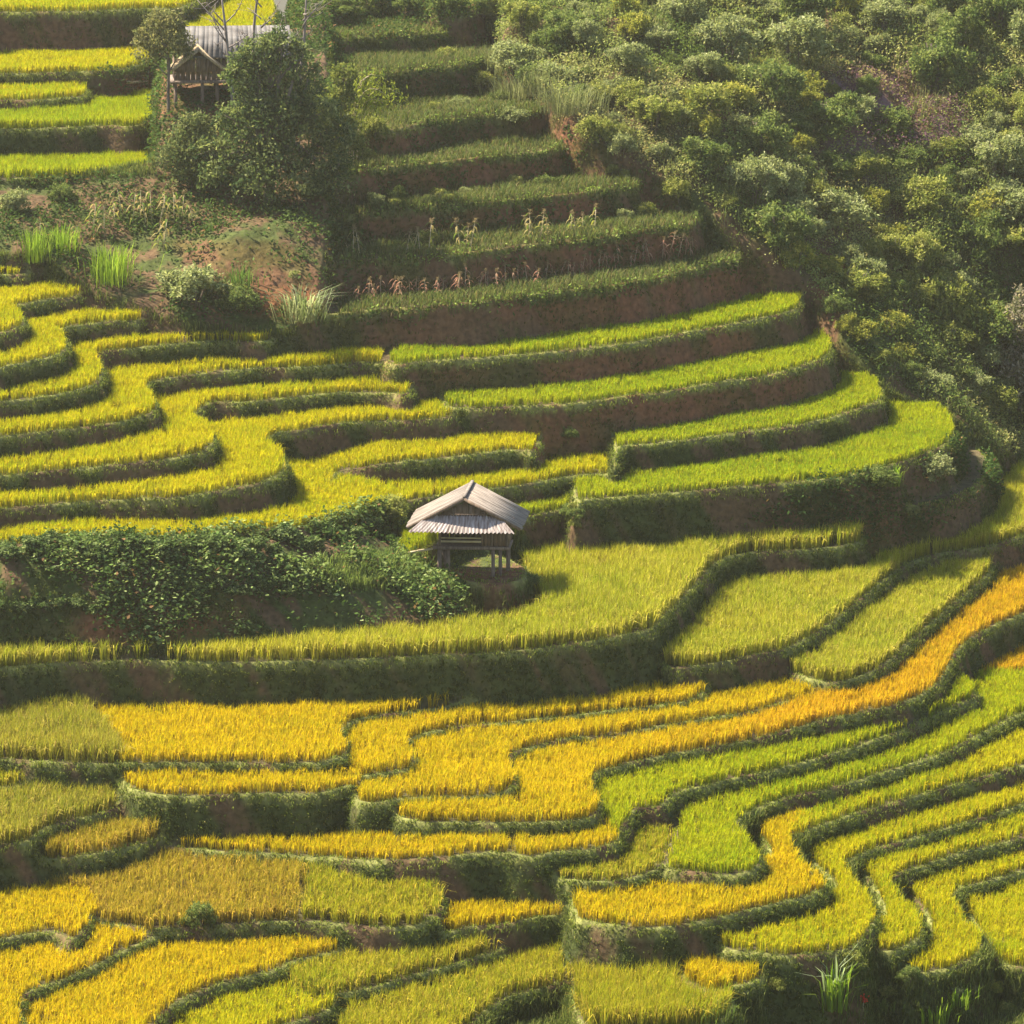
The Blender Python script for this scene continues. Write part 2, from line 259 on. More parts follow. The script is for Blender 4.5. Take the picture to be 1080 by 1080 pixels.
sol = np.linalg.solve(A_, np.concatenate([P[:, 2], [0, 0, 0]]))
sub = 6
cx_ = gx[::sub]; cy_ = gy[::sub]
CX, CY = np.meshgrid(cx_, cy_)
nat_c = sol[len(Q)]+sol[len(Q)+1]*CX+sol[len(Q)+2]*CY
for i in range(len(Q)):
    nat_c = nat_c+sol[i]*np.sqrt((CX-Q[i, 0])**2+(CY-Q[i, 1])**2)
def bilin(C, fy, fx):
    y0 = np.clip(fy.astype(int), 0, C.shape[0]-2); x0 = np.clip(fx.astype(int), 0, C.shape[1]-2)
    ty = fy-y0; tx = fx-x0
    return (C[y0, x0]*(1-ty)*(1-tx)+C[y0+1, x0]*ty*(1-tx)+C[y0, x0+1]*(1-ty)*tx+C[y0+1, x0+1]*ty*tx)
nat = bilin(nat_c, (YY-Y0)/(G_*sub), (XX-X0)/(G_*sub))
nat += (fbm(XX*0.35, YY*0.35, 3, 4)-0.5)*0.7
nat = np.clip(nat, -9.6, 30)

def catmull(pts, n=6):
    p = np.array(pts, float); p0 = np.roll(p, 1, 0); p2 = np.roll(p, -1, 0); p3 = np.roll(p, -2, 0)
    out = []
    # limit tangents so that unequal spacing does not overshoot
    d01 = np.linalg.norm(p-p0, axis=1, keepdims=True)+1e-6; d12 = np.linalg.norm(p2-p, axis=1, keepdims=True)+1e-6; d23 = np.linalg.norm(p3-p2, axis=1, keepdims=True)+1e-6
    m1 = ((p-p0)/d01*d12+(p2-p)/d12*d01)/(d01+d12)*d12
    m2 = ((p2-p)/d12*d23+(p3-p2)/d23*d12)/(d12+d23)*d12
    for k in range(n):
        t = k/n
        out.append((2*t**3-3*t**2+1)*p+(t**3-2*t**2+t)*m1+(-2*t**3+3*t**2)*p2+(t**3-t**2)*m2)
    return np.stack(out, 1).reshape(-1, 2)
def zat(z, px, py=None):
    if isinstance(z, tuple) and z[0] == 'y': return np.interp(py, z[1], z[2])
    if isinstance(z, tuple): return np.interp(px, z[0], z[1])
    return np.full(np.shape(px), z, float)
def raster(poly):
    """even-odd scanline fill of a plan polygon on the grid"""
    tog = np.zeros((ny, nx+1), np.int32)
    x = (poly[:, 0]-X0)/G_; y = (poly[:, 1]-Y0)/G_
    x2 = np.roll(x, -1); y2 = np.roll(y, -1)
    for a, b, c, d in zip(x, y, x2, y2):
        if b == d: continue
        if b > d: a, b, c, d = c, d, a, b
        r0 = max(0, math.ceil(b)); r1 = min(ny-1, math.ceil(d)-1)
        if r1 < r0: continue
        rows = np.arange(r0, r1+1)
        xs = a+(rows-b)/(d-b)*(c-a)
        ci = np.clip(np.ceil(xs).astype(int), 0, nx)
        np.add.at(tog, (rows, ci), 1)
    return (np.cumsum(tog, 1)[:, :nx] % 2) == 1
names = sorted(LV, key=lambda q: (np.mean(LV[q][0][-1]) if isinstance(LV[q][0], tuple) else LV[q][0])); base = nat.copy(); label = np.full((ny, nx), -1, np.int16); zl = np.full((ny, nx), -99.0)
for k, nme in enumerate(names):
    z, pts = LV[nme]
    p = catmull(pts)
    p[:, 0] = np.where(p[:, 0] < -55, p[:, 0]*4, np.where(p[:, 0] > 1135, 1140+(p[:, 0]-1135)*4+200, p[:, 0]))
    zz = zat(z, p[:, 0], p[:, 1])
    # small wobble of the hand-dug edge
    wx, wy = unproj(p[:, 0], p[:, 1], zz)
    m = raster(np.stack([wx, wy], 1))
    if isinstance(z, tuple):
        zc = np.mean(z[-1]); pxc, pyc, _ = project(XX[m], YY[m], zc); zcell = zat(z, pxc, pyc)
    else: zcell = np.full(m.sum(), z)
    upd = zcell > zl[m]
    t = zl[m]; t[upd] = zcell[upd]; zl[m] = t
    t = label[m]; t[upd] = k; label[m] = t
def inpoly(px, py, poly):
    poly = np.array(poly, float); n = len(poly); r = np.zeros(np.shape(px), bool)
    j = n-1
    for i in range(n):
        xi, yi = poly[i]; xj, yj = poly[j]
        if yi != yj:
            r ^= ((yi > py) != (yj > py)) & (px < (xj-xi)*(py-yi)/(yj-yi)+xi)
        j = i
    return r
# where the slope is left natural: these zones are not levelled
NATREG = [[(-400, 194), (160, 187), (230, 190), (345, 190), (345, 275), (335, 335), (295, 352), (200, 345), (160, 328), (90, 302), (45, 268), (-400, 260)],
          [(172, 60), (190, 42), (300, 30), (345, 20), (350, 190), (165, 185)],
          [(520, -300), (1700, -300), (1700, 470), (1050, 478), (1000, 436), (940, 405), (890, 362), (855, 312), (790, 262), (745, 220), (690, 180), (615, 140), (570, 100), (530, 50)],
          [(-400, 580), (260, 568), (345, 560), (400, 545), (430, 560), (450, 610), (500, 618), (562, 612), (572, 638), (480, 667), (400, 676), (250, 684), (100, 690), (-400, 700)]]
npx, npy, _ = project(XX, YY, nat)
natz = np.zeros(XX.shape, bool)
for q_ in NATREG: natz |= inpoly(npx, npy, q_)
natz |= label == names.index('P0')
natwin = (natz & (nat > zl)) | (label < 0)
label[natwin] = -1
has = label >= 0
base = np.where(natwin, nat, zl)

def shift(A, dy, dx, fill):
    B = np.full_like(A, fill)
    ys = slice(max(0, dy), ny+min(0, dy)); yd = slice(max(0, -dy), ny+min(0, -dy))
    xs = slice(max(0, dx), nx+min(0, dx)); xd = slice(max(0, -dx), nx+min(0, -dx))
    B[ys, xs] = A[yd, xd]; return B
SL = 4.6+1.6*(fbm(XX*0.4, YY*0.4, 9, 2)-0.5)
H = base.copy()
for it in range(22):
    Hn = H
    for dy, dx in ((1, 0), (-1, 0), (0, 1), (0, -1), (1, 1), (1, -1), (-1, 1), (-1, -1)):
        Hn = np.maximum(Hn, shift(H, dy, dx, -99)-SL*G_*math.hypot(dy, dx))
    if np.abs(Hn-H).max() < 1e-6: break
    H = Hn
def minf(A, r):
    B = A
    for s in range(1, r+1): B = np.minimum(B, np.minimum(shift(A, 0, s, 99), shift(A, 0, -s, 99)))
    C = B
    for s in range(1, r+1): C = np.minimum(C, np.minimum(shift(B, s, 0, 99), shift(B, -s, 0, 99)))
    return C
def blur(A, n=1):
    for _ in range(n):
        B = np.pad(A, 1, mode='edge'); A = (B[:-2, 1:-1]+2*B[1:-1, 1:-1]+B[2:, 1:-1])/4
        B = np.pad(A, 1, mode='edge'); A = (B[1:-1, :-2]+2*B[1:-1, 1:-1]+B[1:-1, 2:])/4
    return A
low = minf(base, 2)                                   # lowest ground within ~0.32 m
flat = has & (H < zl+0.05)
bund = flat & (low < zl-0.22)
nearbank = -minf(-H, 1) > zl+0.12
ricemask0 = flat & ~(flat & (low < zl-0.22)) & ~nearbank
slope_raw = np.hypot(*np.gradient(H, G_))
bank = (slope_raw > 1.2)
Hs = blur(H+bund*0.06, 2)
nz = (fbm(XX*1.7, YY*1.7, 21, 4)-0.5)
lump = (fbm(XX*0.8, YY*0.8, 5, 3)-0.5)
bw = blur((bank | ~has).astype(float), 2)
Hs = Hs+bw*(nz*0.18+lump*0.12)+bund*nz*0.10
_sx, _sy, _ = project(XX, YY, Hs)
scr = blur((inpoly(_sx, _sy, NATREG[2]) & (label < 0)).astype(float), 8)
Hs = Hs+scr*((fbm(XX*0.42, YY*0.42, 23, 2)-0.5)*1.5+(fbm(XX*0.95, YY*0.95, 25, 2)-0.5)*0.7)
PX, PY, DEP = project(XX, YY, Hs)

def hgt(x, y):
    return bilin(Hs, (np.asarray(y, float)-Y0)/G_, (np.asarray(x, float)-X0)/G_)
def ground(px, py, zmin=-12):
    """first hit of the view ray of (px,py) on the hillside"""
    u = (px-W/2)/F; v = (W/2-py)/F
    d = np.array([u, fw[1]+v*up[1], fw[2]+v*up[2]])
    t = np.arange(110, 260, 0.05)
    x = CAM[0]+t*d[0]; y = CAM[1]+t*d[1]; z = CAM[2]+t*d[2]
    ok = (x > X0) & (x < X1-.2) & (y > Y0) & (y < Y1-.2)
    h = np.where(ok, hgt(np.clip(x, X0, X1-.2), np.clip(y, Y0, Y1-.2)), -99)
    hit = np.nonzero(ok & (z <= h))[0]
    if len(hit) == 0: return None
    i = hit[0]; return float(x[i]), float(y[i]), float(h[i])

# ------------------------------------------------------------------ terrain colour (soil kinds, moss, clay)
def lerp(a, b, t): return a*(1-t[..., None])+b*t[..., None]
n1 = fbm(XX*0.5, YY*0.5, 31, 4); n2 = fbm(XX*1.3+Hs*0.8, YY*1.3, 37, 4); n3 = fbm(XX*0.25, Hs*0.8+YY*0.1, 41, 3)
brown = np.array([0.095, 0.058, 0.030]); moss = np.array([0.050, 0.062, 0.016]); clay = np.array([0.20, 0.072, 0.034]); mud = np.array([0.075, 0.06, 0.03])
purple = np.array([0.16, 0.085, 0.10]); tan = np.array([0.20, 0.13, 0.075])
C = np.broadcast_to(brown, XX.shape+(3,)).copy()
low_g = sstep(560, 640, PY)
C = lerp(C, moss, sstep(0.42-.12*low_g, 0.6-.12*low_g, n2))
def softreg(poly, r=6):
    return blur(inpoly(PX, PY, poly).astype(float), r)
red = np.zeros_like(XX)
for poly, a in [([(380, 320), (790, 275), (880, 340), (900, 400), (900, 440), (560, 480), (540, 430), (380, 380)], 0.6), ([(535, 425), (650, 440), (640, 478), (550, 480)], 1.2), ([(370, 110), (560, 90), (700, 200), (760, 290), (380, 335)], .5),
                ([(455, 600), (570, 600), (580, 645), (450, 648)], 1.5), ([(0, 30), (150, 20), (150, 62), (0, 62)], 0.4), ([(120, 80), (250, 70), (240, 125), (120, 120)], 0.8),
                ([(180, 255), (300, 255), (400, 345), (260, 330)], 0.8), ([(930, 540), (850, 560), (860, 575), (990, 560)], 0.7), ([(100, 640), (260, 640), (260, 668), (0, 680)], 0.6), ([(400, 80), (450, 100), (520, 60), (480, 40)], .5), ([(850, 270), (900, 270), (900, 350), (870, 350)], .9)]:
    red = np.maximum(red, softreg(poly)*a)
C = lerp(C, clay, np.clip(red*(0.25+0.75*sstep(0.38, 0.62, n3*0.5+n1*0.5))*1.1, 0, 0.95))
pm = softreg([(850, 85), (960, 78), (1020, 125), (1025, 170), (960, 180), (870, 155)])
C = lerp(C, purple, pm*sstep(0.4, 0.6, n2)*0.9)
tn = softreg([(205, 170), (215, 172), (150, 250), (170, 260)], 3)
C = lerp(C, mud*np.ones(3), (flat & ~bund & (label != names.index('mound'))).astype(float)*0.8)
C = lerp(C, np.array([0.17, 0.17, 0.05]), bund*0.85*sstep(.25, .55, n2))  # lip ground painted pale for the sunlit line along the bunds
V = np.stack([XX, YY, Hs], -1).reshape(-1, 3)
idx = np.arange(ny*nx).reshape(ny, nx)
fc = np.stack([idx[:-1, :-1], idx[:-1, 1:], idx[1:, 1:], idx[1:, :-1]], -1)
keep = (PX[:-1, :-1] > -260) & (PX[:-1, :-1] < 1340) & (PY[:-1, :-1] < 1300)
fc = fc[keep]
used = np.zeros(ny*nx, bool); used[fc.ravel()] = True
remap = np.cumsum(used)-1
me = mesh_np('hillside', V[used], [remap[fc]], M_SOIL, C.reshape(-1, 3)[used], smooth=True)
tag(link('hillside', me), kind='structure')
# valley floor far below, wide sheet
me = mesh_np('valley_ground', [(-160, -260, -14), (160, -260, -14), (160, 160, -14), (-160, 160, -14)], [np.array([[0, 1, 2, 3]])], M_SOIL, np.array([[0.05, 0.07, 0.02]]*4))
tag(link('valley_ground', me), kind='structure')

# ------------------------------------------------------------------ blade / leaf mesh builders
def blades(P, h, yaw, lean, w, cb, ct, curl=0.4):
    """curved blades: base quad + tip triangle.  P(n,3) h,yaw,lean,w (n,), cb/ct (n,3)"""
    n = len(P); dx = np.cos(yaw); dy = np.sin(yaw); sx = -dy; sy = dx
    m = 0.62
    V = np.zeros((n, 5, 3)); z = h
    V[:, 0] = P+np.stack([-sx*w*.35, -sy*w*.35, 0*w-0.02], 1); V[:, 1] = P+np.stack([sx*w*.35, sy*w*.35, 0*w-0.02], 1)
    c = P+np.stack([dx*lean*0.38, dy*lean*0.38, z*m], 1)
    V[:, 2] = c+np.stack([sx*w*.5, sy*w*.5, 0*w], 1); V[:, 3] = c-np.stack([sx*w*.5, sy*w*.5, 0*w], 1)
    V[:, 4] = P+np.stack([dx*lean, dy*lean, z*(1-curl*np.clip(lean/np.maximum(h, .01), 0, 1)*0.5)], 1)
    i = np.arange(n)[:, None]*5
    q = i+np.array([[0, 1, 2, 3]]); t = i+np.array([[3, 2, 4]])
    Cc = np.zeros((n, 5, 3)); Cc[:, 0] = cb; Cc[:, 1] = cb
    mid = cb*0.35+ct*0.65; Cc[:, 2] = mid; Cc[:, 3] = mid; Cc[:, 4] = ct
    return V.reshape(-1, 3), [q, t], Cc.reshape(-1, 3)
def leaves(P, size, col, tilt=0.9, asp=0.5, yaw=None, droop=None):
    """diamond leaves folded along the midrib"""
    n = len(P)
    yaw = rng.uniform(0, 2*math.pi, n) if yaw is None else yaw
    el = rng.normal(0, tilt, n) if droop is None else droop
    d = np.stack([np.cos(yaw)*np.cos(el), np.sin(yaw)*np.cos(el), np.sin(el)], 1)
    s = np.stack([-np.sin(yaw), np.cos(yaw), 0*yaw], 1)
    roll = rng.normal(0, 0.6, n)[:, None]
    nn = np.cross(d, s); s = s*np.cos(roll)+nn*np.sin(roll)
    L = size[:, None]; w = L*asp*0.5
    V = np.zeros((n, 4, 3)); V[:, 0] = P; V[:, 1] = P+d*L*0.5+s*w; V[:, 2] = P+d*L; V[:, 3] = P+d*L*0.5-s*w
    i = np.arange(n)[:, None]*4
    Cc = np.repeat(col[:, None], 4, 1)
    return V.reshape(-1, 3), [i+np.array([[0, 1, 2, 3]])], Cc.reshape(-1, 3)
def join(parts):
    Vs = []; Fs = []; Cs = []; o = 0
    for v, f, c in parts:
        Vs.append(v); Cs.append(c); Fs += [a+o for a in f]; o += len(v)
    return np.concatenate(Vs), Fs, np.concatenate(Cs)
def tube(pts, rad, n=6, col=(0.1, 0.1, 0.1)):
    pts = np.array(pts, float); k = len(pts); rad = np.broadcast_to(np.array(rad, float), (k,))
    tn = np.gradient(pts, axis=0); tn /= np.linalg.norm(tn, axis=1, keepdims=True)+1e-9
    ref = np.array([0, 0, 1.0]) if abs(tn[0, 2]) < 0.9 else np.array([1.0, 0, 0])
    a = np.cross(tn, ref); a /= np.linalg.norm(a, axis=1, keepdims=True)+1e-9; b = np.cross(tn, a)
    th = np.arange(n)/n*2*math.pi
    V = pts[:, None]+rad[:, None, None]*(a[:, None]*np.cos(th)[None, :, None]+b[:, None]*np.sin(th)[None, :, None])
    i = np.arange(k-1)[:, None]*n; j = np.arange(n)[None]; jn = (j+1) % n
    q = np.stack([i+j, i+jn, i+n+jn, i+n+j], -1).reshape(-1, 4)
    caps = [np.arange(n)[::-1][None], (np.arange(n)+(k-1)*n)[None]]
    return V.reshape(-1, 3), [q]+caps, np.broadcast_to(np.array(col, float), (k*n, 3))

# ------------------------------------------------------------------ rice
STY = {  # stem, leaf A, leaf B, panicle
 'gold':   ((0.20, 0.16, 0.03), (0.50, 0.415, 0.006), (0.62, 0.47, 0.006), (0.66, 0.445, 0.012)),
 'orange': ((0.22, 0.15, 0.03), (0.58, 0.40, 0.010), (0.66, 0.42, 0.010), (0.70, 0.39, 0.022)),
 'yellow': ((0.18, 0.18, 0.03), (0.40, 0.42, 0.006), (0.53, 0.48, 0.006), (0.56, 0.44, 0.014)),
 'yellim': ((0.16, 0.17, 0.03), (0.37, 0.42, 0.008), (0.50, 0.47, 0.008), (0.54, 0.43, 0.015)),
 'lime':   ((0.13, 0.16, 0.02), (0.27, 0.36, 0.010), (0.37, 0.42, 0.010), (0.42, 0.40, 0.020)),
 'green':  ((0.12, 0.15, 0.02), (0.31, 0.39, 0.008), (0.41, 0.44, 0.008), (0.46, 0.42, 0.015)),
 'pale':   ((0.15, 0.16, 0.03), (0.32, 0.35, 0.020), (0.43, 0.41, 0.030), (0.54, 0.46, 0.09)),
 'olive':  ((0.13, 0.13, 0.03), (0.26, 0.27, 0.025), (0.36, 0.33, 0.035), (0.45, 0.36, 0.08)),
 'olim':   ((0.13, 0.14, 0.03), (0.28, 0.31, 0.012), (0.40, 0.37, 0.018), (0.50, 0.39, 0.05)),
 'brown':  ((0.14, 0.12, 0.03), (0.33, 0.28, 0.022), (0.43, 0.33, 0.030), (0.52, 0.35, 0.06)),
}
def rice(levels, style, h, label, clip=None, blend=None, dens=60, unclip=None, trim=0.0):
    ks = [names.index(l) for l in (levels if isinstance(levels, (list, tuple)) else [levels])]
    m = ricemask0 & np.isin(label_arr, ks) & (PX > -170) & (PX < 1250) & (PY > -60) & (PY < 1180)
    iy, ix = np.nonzero(m)
    n = rng.binomial(1, min(1.0, dens*G_*G_), len(iy)).astype(bool)
    n &= rng.random(len(iy)) < np.clip(.35+1.5*fbm(gx[ix]*1.3, gy[iy]*1.3, 59, 2), .3, 1); iy = iy[n]; ix = ix[n]
    x = gx[ix]+rng.uniform(-.5, .5, len(ix))*G_; y = gy[iy]+rng.uniform(-.5, .5, len(ix))*G_
    z = Hs[iy, ix]
    px, py, _ = project(x, y, z+h*0.6)
    if clip is not None:
        jx = rng.normal(0, 2.5, len(px))+(fbm(x*1.1, y*1.1, 55, 2)-.5)*26; jy = rng.normal(0, 1.5, len(px))+(fbm(x*1.1+7, y*1.1, 57, 2)-.5)*10
        k = inpoly(px+jx, py+jy, clip)
        x, y, z = x[k], y[k], z[k]
    if len(x) == 0:
        print('EMPTY FIELD', label); return
    nb = 9; N = len(x)
    S = [np.array(c) for c in STY[style]]
    hv = h*(0.92+0.5*(fbm(x*0.8, y*0.8, 51, 3)-0.5))*rng.normal(1, 0.045, N)
    lay = rng.normal(0, .04, N)*0+.22*(fbm(x*.5+9, y*.5, 53, 2)-.5)
    tone = fbm(x*0.35, y*0.35, 61, 3)
    xr = np.repeat(x, nb)+rng.normal(0, 0.035, N*nb); yr = np.repeat(y, nb)+rng.normal(0, 0.035, N*nb); zr = np.repeat(z, nb)
    hh = np.repeat(hv, nb)*rng.uniform(0.80, 1.04, N*nb)
    yaw = rng.uniform(0, 2*math.pi, N*nb); lean = hh*np.abs(rng.normal(0.27, 0.14, N*nb))
    w = rng.uniform(0.012, 0.021, N*nb)
    t = np.clip(np.repeat(tone*1.1+fbm(x*1.6, y*1.6, 67, 2)*.9, nb)*1.5-1.05+rng.normal(0, 0.25, N*nb), -.9, 1.25)[:, None]
    ct = S[1]*(1-t)+S[2]*t
    if blend:
        pb, _, _ = project(xr, yr, zr); ub = np.clip((pb-blend[1])/(blend[2]-blend[1])+rng.normal(0, .12, N*nb), 0, 1)[:, None]
        S2 = [np.array(c) for c in STY[blend[0]]]; ct = ct*(1-ub)+(S2[1]*(1-t)+S2[2]*t)*ub
    pan = rng.random(N*nb) < 0.34
    ct[pan] = S[3] if not blend else (S[3]*(1-ub)+S2[3]*ub)[pan]; br_ = rng.random(N*nb) < .10; ct[br_] = ct[br_]*np.array([.62, .5, .7]); ct *= rng.normal(1, 0.13, N*nb).clip(0.6, 1.4)[:, None]
    lean[pan] *= 1.5; w[pan] *= 1.35
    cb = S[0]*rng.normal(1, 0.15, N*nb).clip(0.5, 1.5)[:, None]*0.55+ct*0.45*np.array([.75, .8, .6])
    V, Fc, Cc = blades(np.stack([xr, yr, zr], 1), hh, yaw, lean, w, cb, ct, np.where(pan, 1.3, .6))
    o = np.array([x.mean(), y.mean(), z.mean()])
    me = mesh_np('rice_crop', V-o, Fc, M_RICE, Cc)
    ob = link('rice_crop', me, loc=o)
    tag(ob, label, 'rice crop', 'terraced rice fields')
    return ob
label_arr = label

FIELDS = [
 ('LF0', 'yellow', 0.48, 'long yellow rice strip edging the top of the dark leafy bank left of the hut', [(-100, 400), (398, 400), (398, 600), (-100, 600)]),
 ('LF0', 'yellim', 0.45, 'green-yellow rice strip passing just above the roof of the stilt hut', [(398, 440), (700, 440), (700, 560), (398, 560)]),
 ('LFa', 'yellow', 0.42, 'narrow yellow-brown rice strip second above the hut roof, ending at red clay', None),
 ('LF1', 'yellow', 0.48, 'yellow rice strip with the widest rounded lobe, second above the leafy bank', None),
 ('LF2', 'yellow', 0.48, 'yellow S-bend rice strip third above the leafy bank, pinched around a small hooked bank', None),
 ('LF3', 'yellow', 0.48, 'yellow S-bend rice strip fourth above the leafy bank, ending beside a brown bank', None),
 ('LF4', 'yellow', 0.46, 'yellow S-bend rice strip fifth above the leafy bank, ending below the round leafy thicket', None),
 ('LF5', 'yellow', 0.46, 'short yellow S-bend rice strip sixth above the leafy bank at the left edge', None),
 ('LF6', 'yellow', 0.46, 'short yellow rice strip seventh above the leafy bank, below the bright grass clumps', None),
 ('LF7', 'yellow', 0.44, 'tiny yellow rice patch topmost of the left S-bend terraces', None),
 ('K0b', 'lime', 0.45, 'small lime rice patch half hidden behind the stilt hut', None),
 ('K0', 'lime', 0.45, 'lime rice strip lowest on the steep spur, its wide end rounding the leafy nose', None),
 ('K1', 'lime', 0.36, 'thin patchy lime rice strip above a stone-like leafy bank on the spur', None),
 ('K2', 'lime', 0.42, 'bright lime rice strip above the tallest red-brown bank of the spur', None),
 ('K3', 'lime', 0.42, 'bright lime rice strip topmost on the spur, under the vine-edged red bank', [(415, 300), (900, 280), (900, 400), (415, 400)]),
 ('H', 'pale', 0.80, 'large pale green-yellow rice field spread around the foot of the stilt hut', None),
 ('R1', 'pale', 0.72, 'large pale rice field right of the hut, reaching back to the scrub slope', None),
 ('R2', 'pale', 0.68, 'pale almond-shaped rice field wedged above the orange strip', None),
 ('G', 'gold', 0.52, 'large bright golden rice field under the long dark bank', [(84, 690), (104, 750), (126, 780), (128, 830), (700, 830), (700, 690)]),
 ('G', 'olive', 0.80, 'tall dull olive rice patch left of the bright golden field at the left edge', [(-100, 690), (82, 690), (102, 750), (124, 780), (126, 830), (-100, 830)]),
 ('G2', 'gold', 0.45, 'narrow golden rice strip just below the bright golden field', None),
 ('S1', 'gold', 0.54, 'curled golden rice strip with a rounded right tip below the dark bank', None),
 ('S2', 'gold', 0.54, 'golden-orange rice strip with a hooked left lobe, between two curled strips', None),
 ('S3', 'orange', 0.56, 'long orange rice strip sweeping up to the right edge of the picture', None),
 ('T1', 'green', 0.50, 'bright green rice strip directly below the orange strip', None),
 ('T2', 'green', 0.50, 'broad bright green rice field curving behind the narrow green strip', [(-50, 1000), (1200, 1000), (1200, 702), (1040, 706), (1020, 702), (900, 700), (716, 800), (716, 884), (700, 912), (690, 1000)]),
 ('T2', 'orange', 0.50, 'small orange rice corner above the broad green field at the right edge', [(1022, 700), (1040, 703), (1200, 699), (1200, 600), (1022, 600)]),
 ('T3o', 'olim', 0.45, 'small olive rice patch between a thin bund and a mossy bank below the orange strip', [(560, 800), (707, 800), (707, 884), (690, 910), (690, 940), (560, 940)]),
 ('T3', 'yellim', 0.50, 'yellow-green rice strip winding below the broad green field', [(842, 700), (1200, 700), (1200, 940), (842, 905)]),
 ('T3', 'gold', 0.50, 'golden rice lobe with tall mossy front bank below the broad green field', [(560, 850), (842, 850), (842, 905), (900, 930), (900, 1020), (560, 1020)]),
 ('T4', 'yellow', 0.50, 'golden-yellow winding rice strip with a long front edge above the tall reed', None),
 ('T5', 'yellim', 0.50, 'yellow-green winding rice strip with a small rounded green tip', None),
 ('T6', 'yellow', 0.50, 'yellow rice strip ending in a rounded apron above the big lower right bank', None),
 ('T7', 'yellim', 0.50, 'yellow-green rice field in the lower right corner', None),
 ('A', 'gold', 0.46, 'golden rice strip with a bright grassy lip, under a tall mossy bank', None),
 ('C', 'brown', 0.62, 'broad brownish olive rice field at lower left', [(-100, 860), (314, 860), (318, 905), (312, 1000), (-100, 1000)]),
 ('C', 'olim', 0.60, 'square olive-green rice plot right of the brownish field', [(320, 870), (324, 905), (318, 1000), (490, 1000), (490, 870)]),
 ('F1', 'olim', 0.60, 'small olive-gold rice patch under the dull olive patch at the left edge', None),
 ('F2', 'olive', 0.72, 'shaggy olive rice mound at the left edge above the brownish field', None),
 ('F3', 'brown', 0.75, 'shaggy rounded brown-olive rice mound left of a mossy bank', None),
 ('B', 'gold', 0.48, 'small golden rice patch in front of a dark bank at lower centre', None),
 ('L1', 'gold', 0.48, 'bright golden rice wedge at the left edge near the bottom', None),
 ('N1', 'gold', 0.48, 'golden rice strip slanting beside a long mossy bund in the lower left corner', None),
 ('N2', 'gold', 0.48, 'large golden rice field slanting across the lower left', None),
 ('N3', 'yellim', 0.48, 'lemon-yellow rice patch cut by the bottom edge', None),
 ('M1', 'olim', 0.62, 'olive-green rice strip with a dark shaggy front at lower centre', None),
 ('M2', 'olim', 0.66, 'lowest olive rice field at bottom centre, sloping behind a shaded hollow', None),
 ('M3', 'olim', 0.90, 'tall olive rice block standing over the bottom edge right of the shaded hollow', None),
 ('M4', 'gold', 0.60, 'small golden rice patch behind the tall olive block', None),
 ('M5', 'gold', 0.45, 'small golden rice patch at the bottom edge below the reed', None),
 ('U1', 'lime', 0.50, 'lime rice strip lowest of the upper left terraces', [(-100, 130), (157, 130), (157, 200), (-100, 200)]),
 ('U2', 'lime', 0.52, 'lime rice strip second lowest of the upper left terraces', None),
 ('U3', 'yellim', 0.40, 'short yellow-green rice strip beside a red footpath in the upper left', None),
 ('U4', 'yellow', 0.42, 'yellow rice strip under the tall brown bank in the upper left', None),
 ('U5b', 'yellim', 0.40, 'small yellow-green rice patch behind the roof of the upper house', None),
 ('U5', 'yellim', 0.45, 'yellow-green rice strip along the top left edge of the picture', None),
]
for lv, st, h, lab, clip in FIELDS:
    lv = 'K7' if lv == 'U1' else lv
    rice(lv, 'gold' if lv == 'S3' else st, h, lab, clip, ('orange', 640, 860) if lv == 'S3' else None)
#--VEG--
# ------------------------------------------------------------------ helpers for scattering
inframe = (PX > -170) & (PX < 1250) & (PY > -90) & (PY < 1190)
area = np.sqrt(1+np.minimum(slope_raw, 5)**2)*G_*G_
GXn, GYn = np.gradient(blur(H, 2), G_)[1], np.gradient(blur(H, 2), G_)[0]
def scatter(mask, dens):
    """random points on the ground where mask; dens = per square metre of surface (number or array)"""
    lam = np.where(mask & inframe, area*dens, 0)
    n = rng.poisson(lam); iy, ix = np.nonzero(n); k = n[iy, ix]
    iy = np.repeat(iy, k); ix = np.repeat(ix, k)
    x = gx[ix]+rng.uniform(-.5, .5, len(ix))*G_; y = gy[iy]+rng.uniform(-.5, .5, len(ix))*G_
    ok = (x > X0+.1) & (x < X1-.2) & (y > Y0+.1) & (y < Y1-.2)
    x, y, iy, ix = x[ok], y[ok], iy[ok], ix[ok]
    return x, y, hgt(x, y), iy, ix
def pick(cols, t):
    cols = np.array(cols, float); f = np.clip(t, 0, .9999)*(len(cols)-1); i = f.astype(int); u = (f-i)[:, None]
    return cols[i]*(1-u)+cols[i+1]*u
def jit(c, s=0.15): return c*rng.normal(1, s, (len(c), 1)).clip(0.5, 1.6)
def stuff(name, parts, mat, label, cat):
    V, Fc, Cc = join(parts)
    return tag(link(name, mesh_np(name, V, Fc, mat, Cc)), label, cat, None, 'stuff')

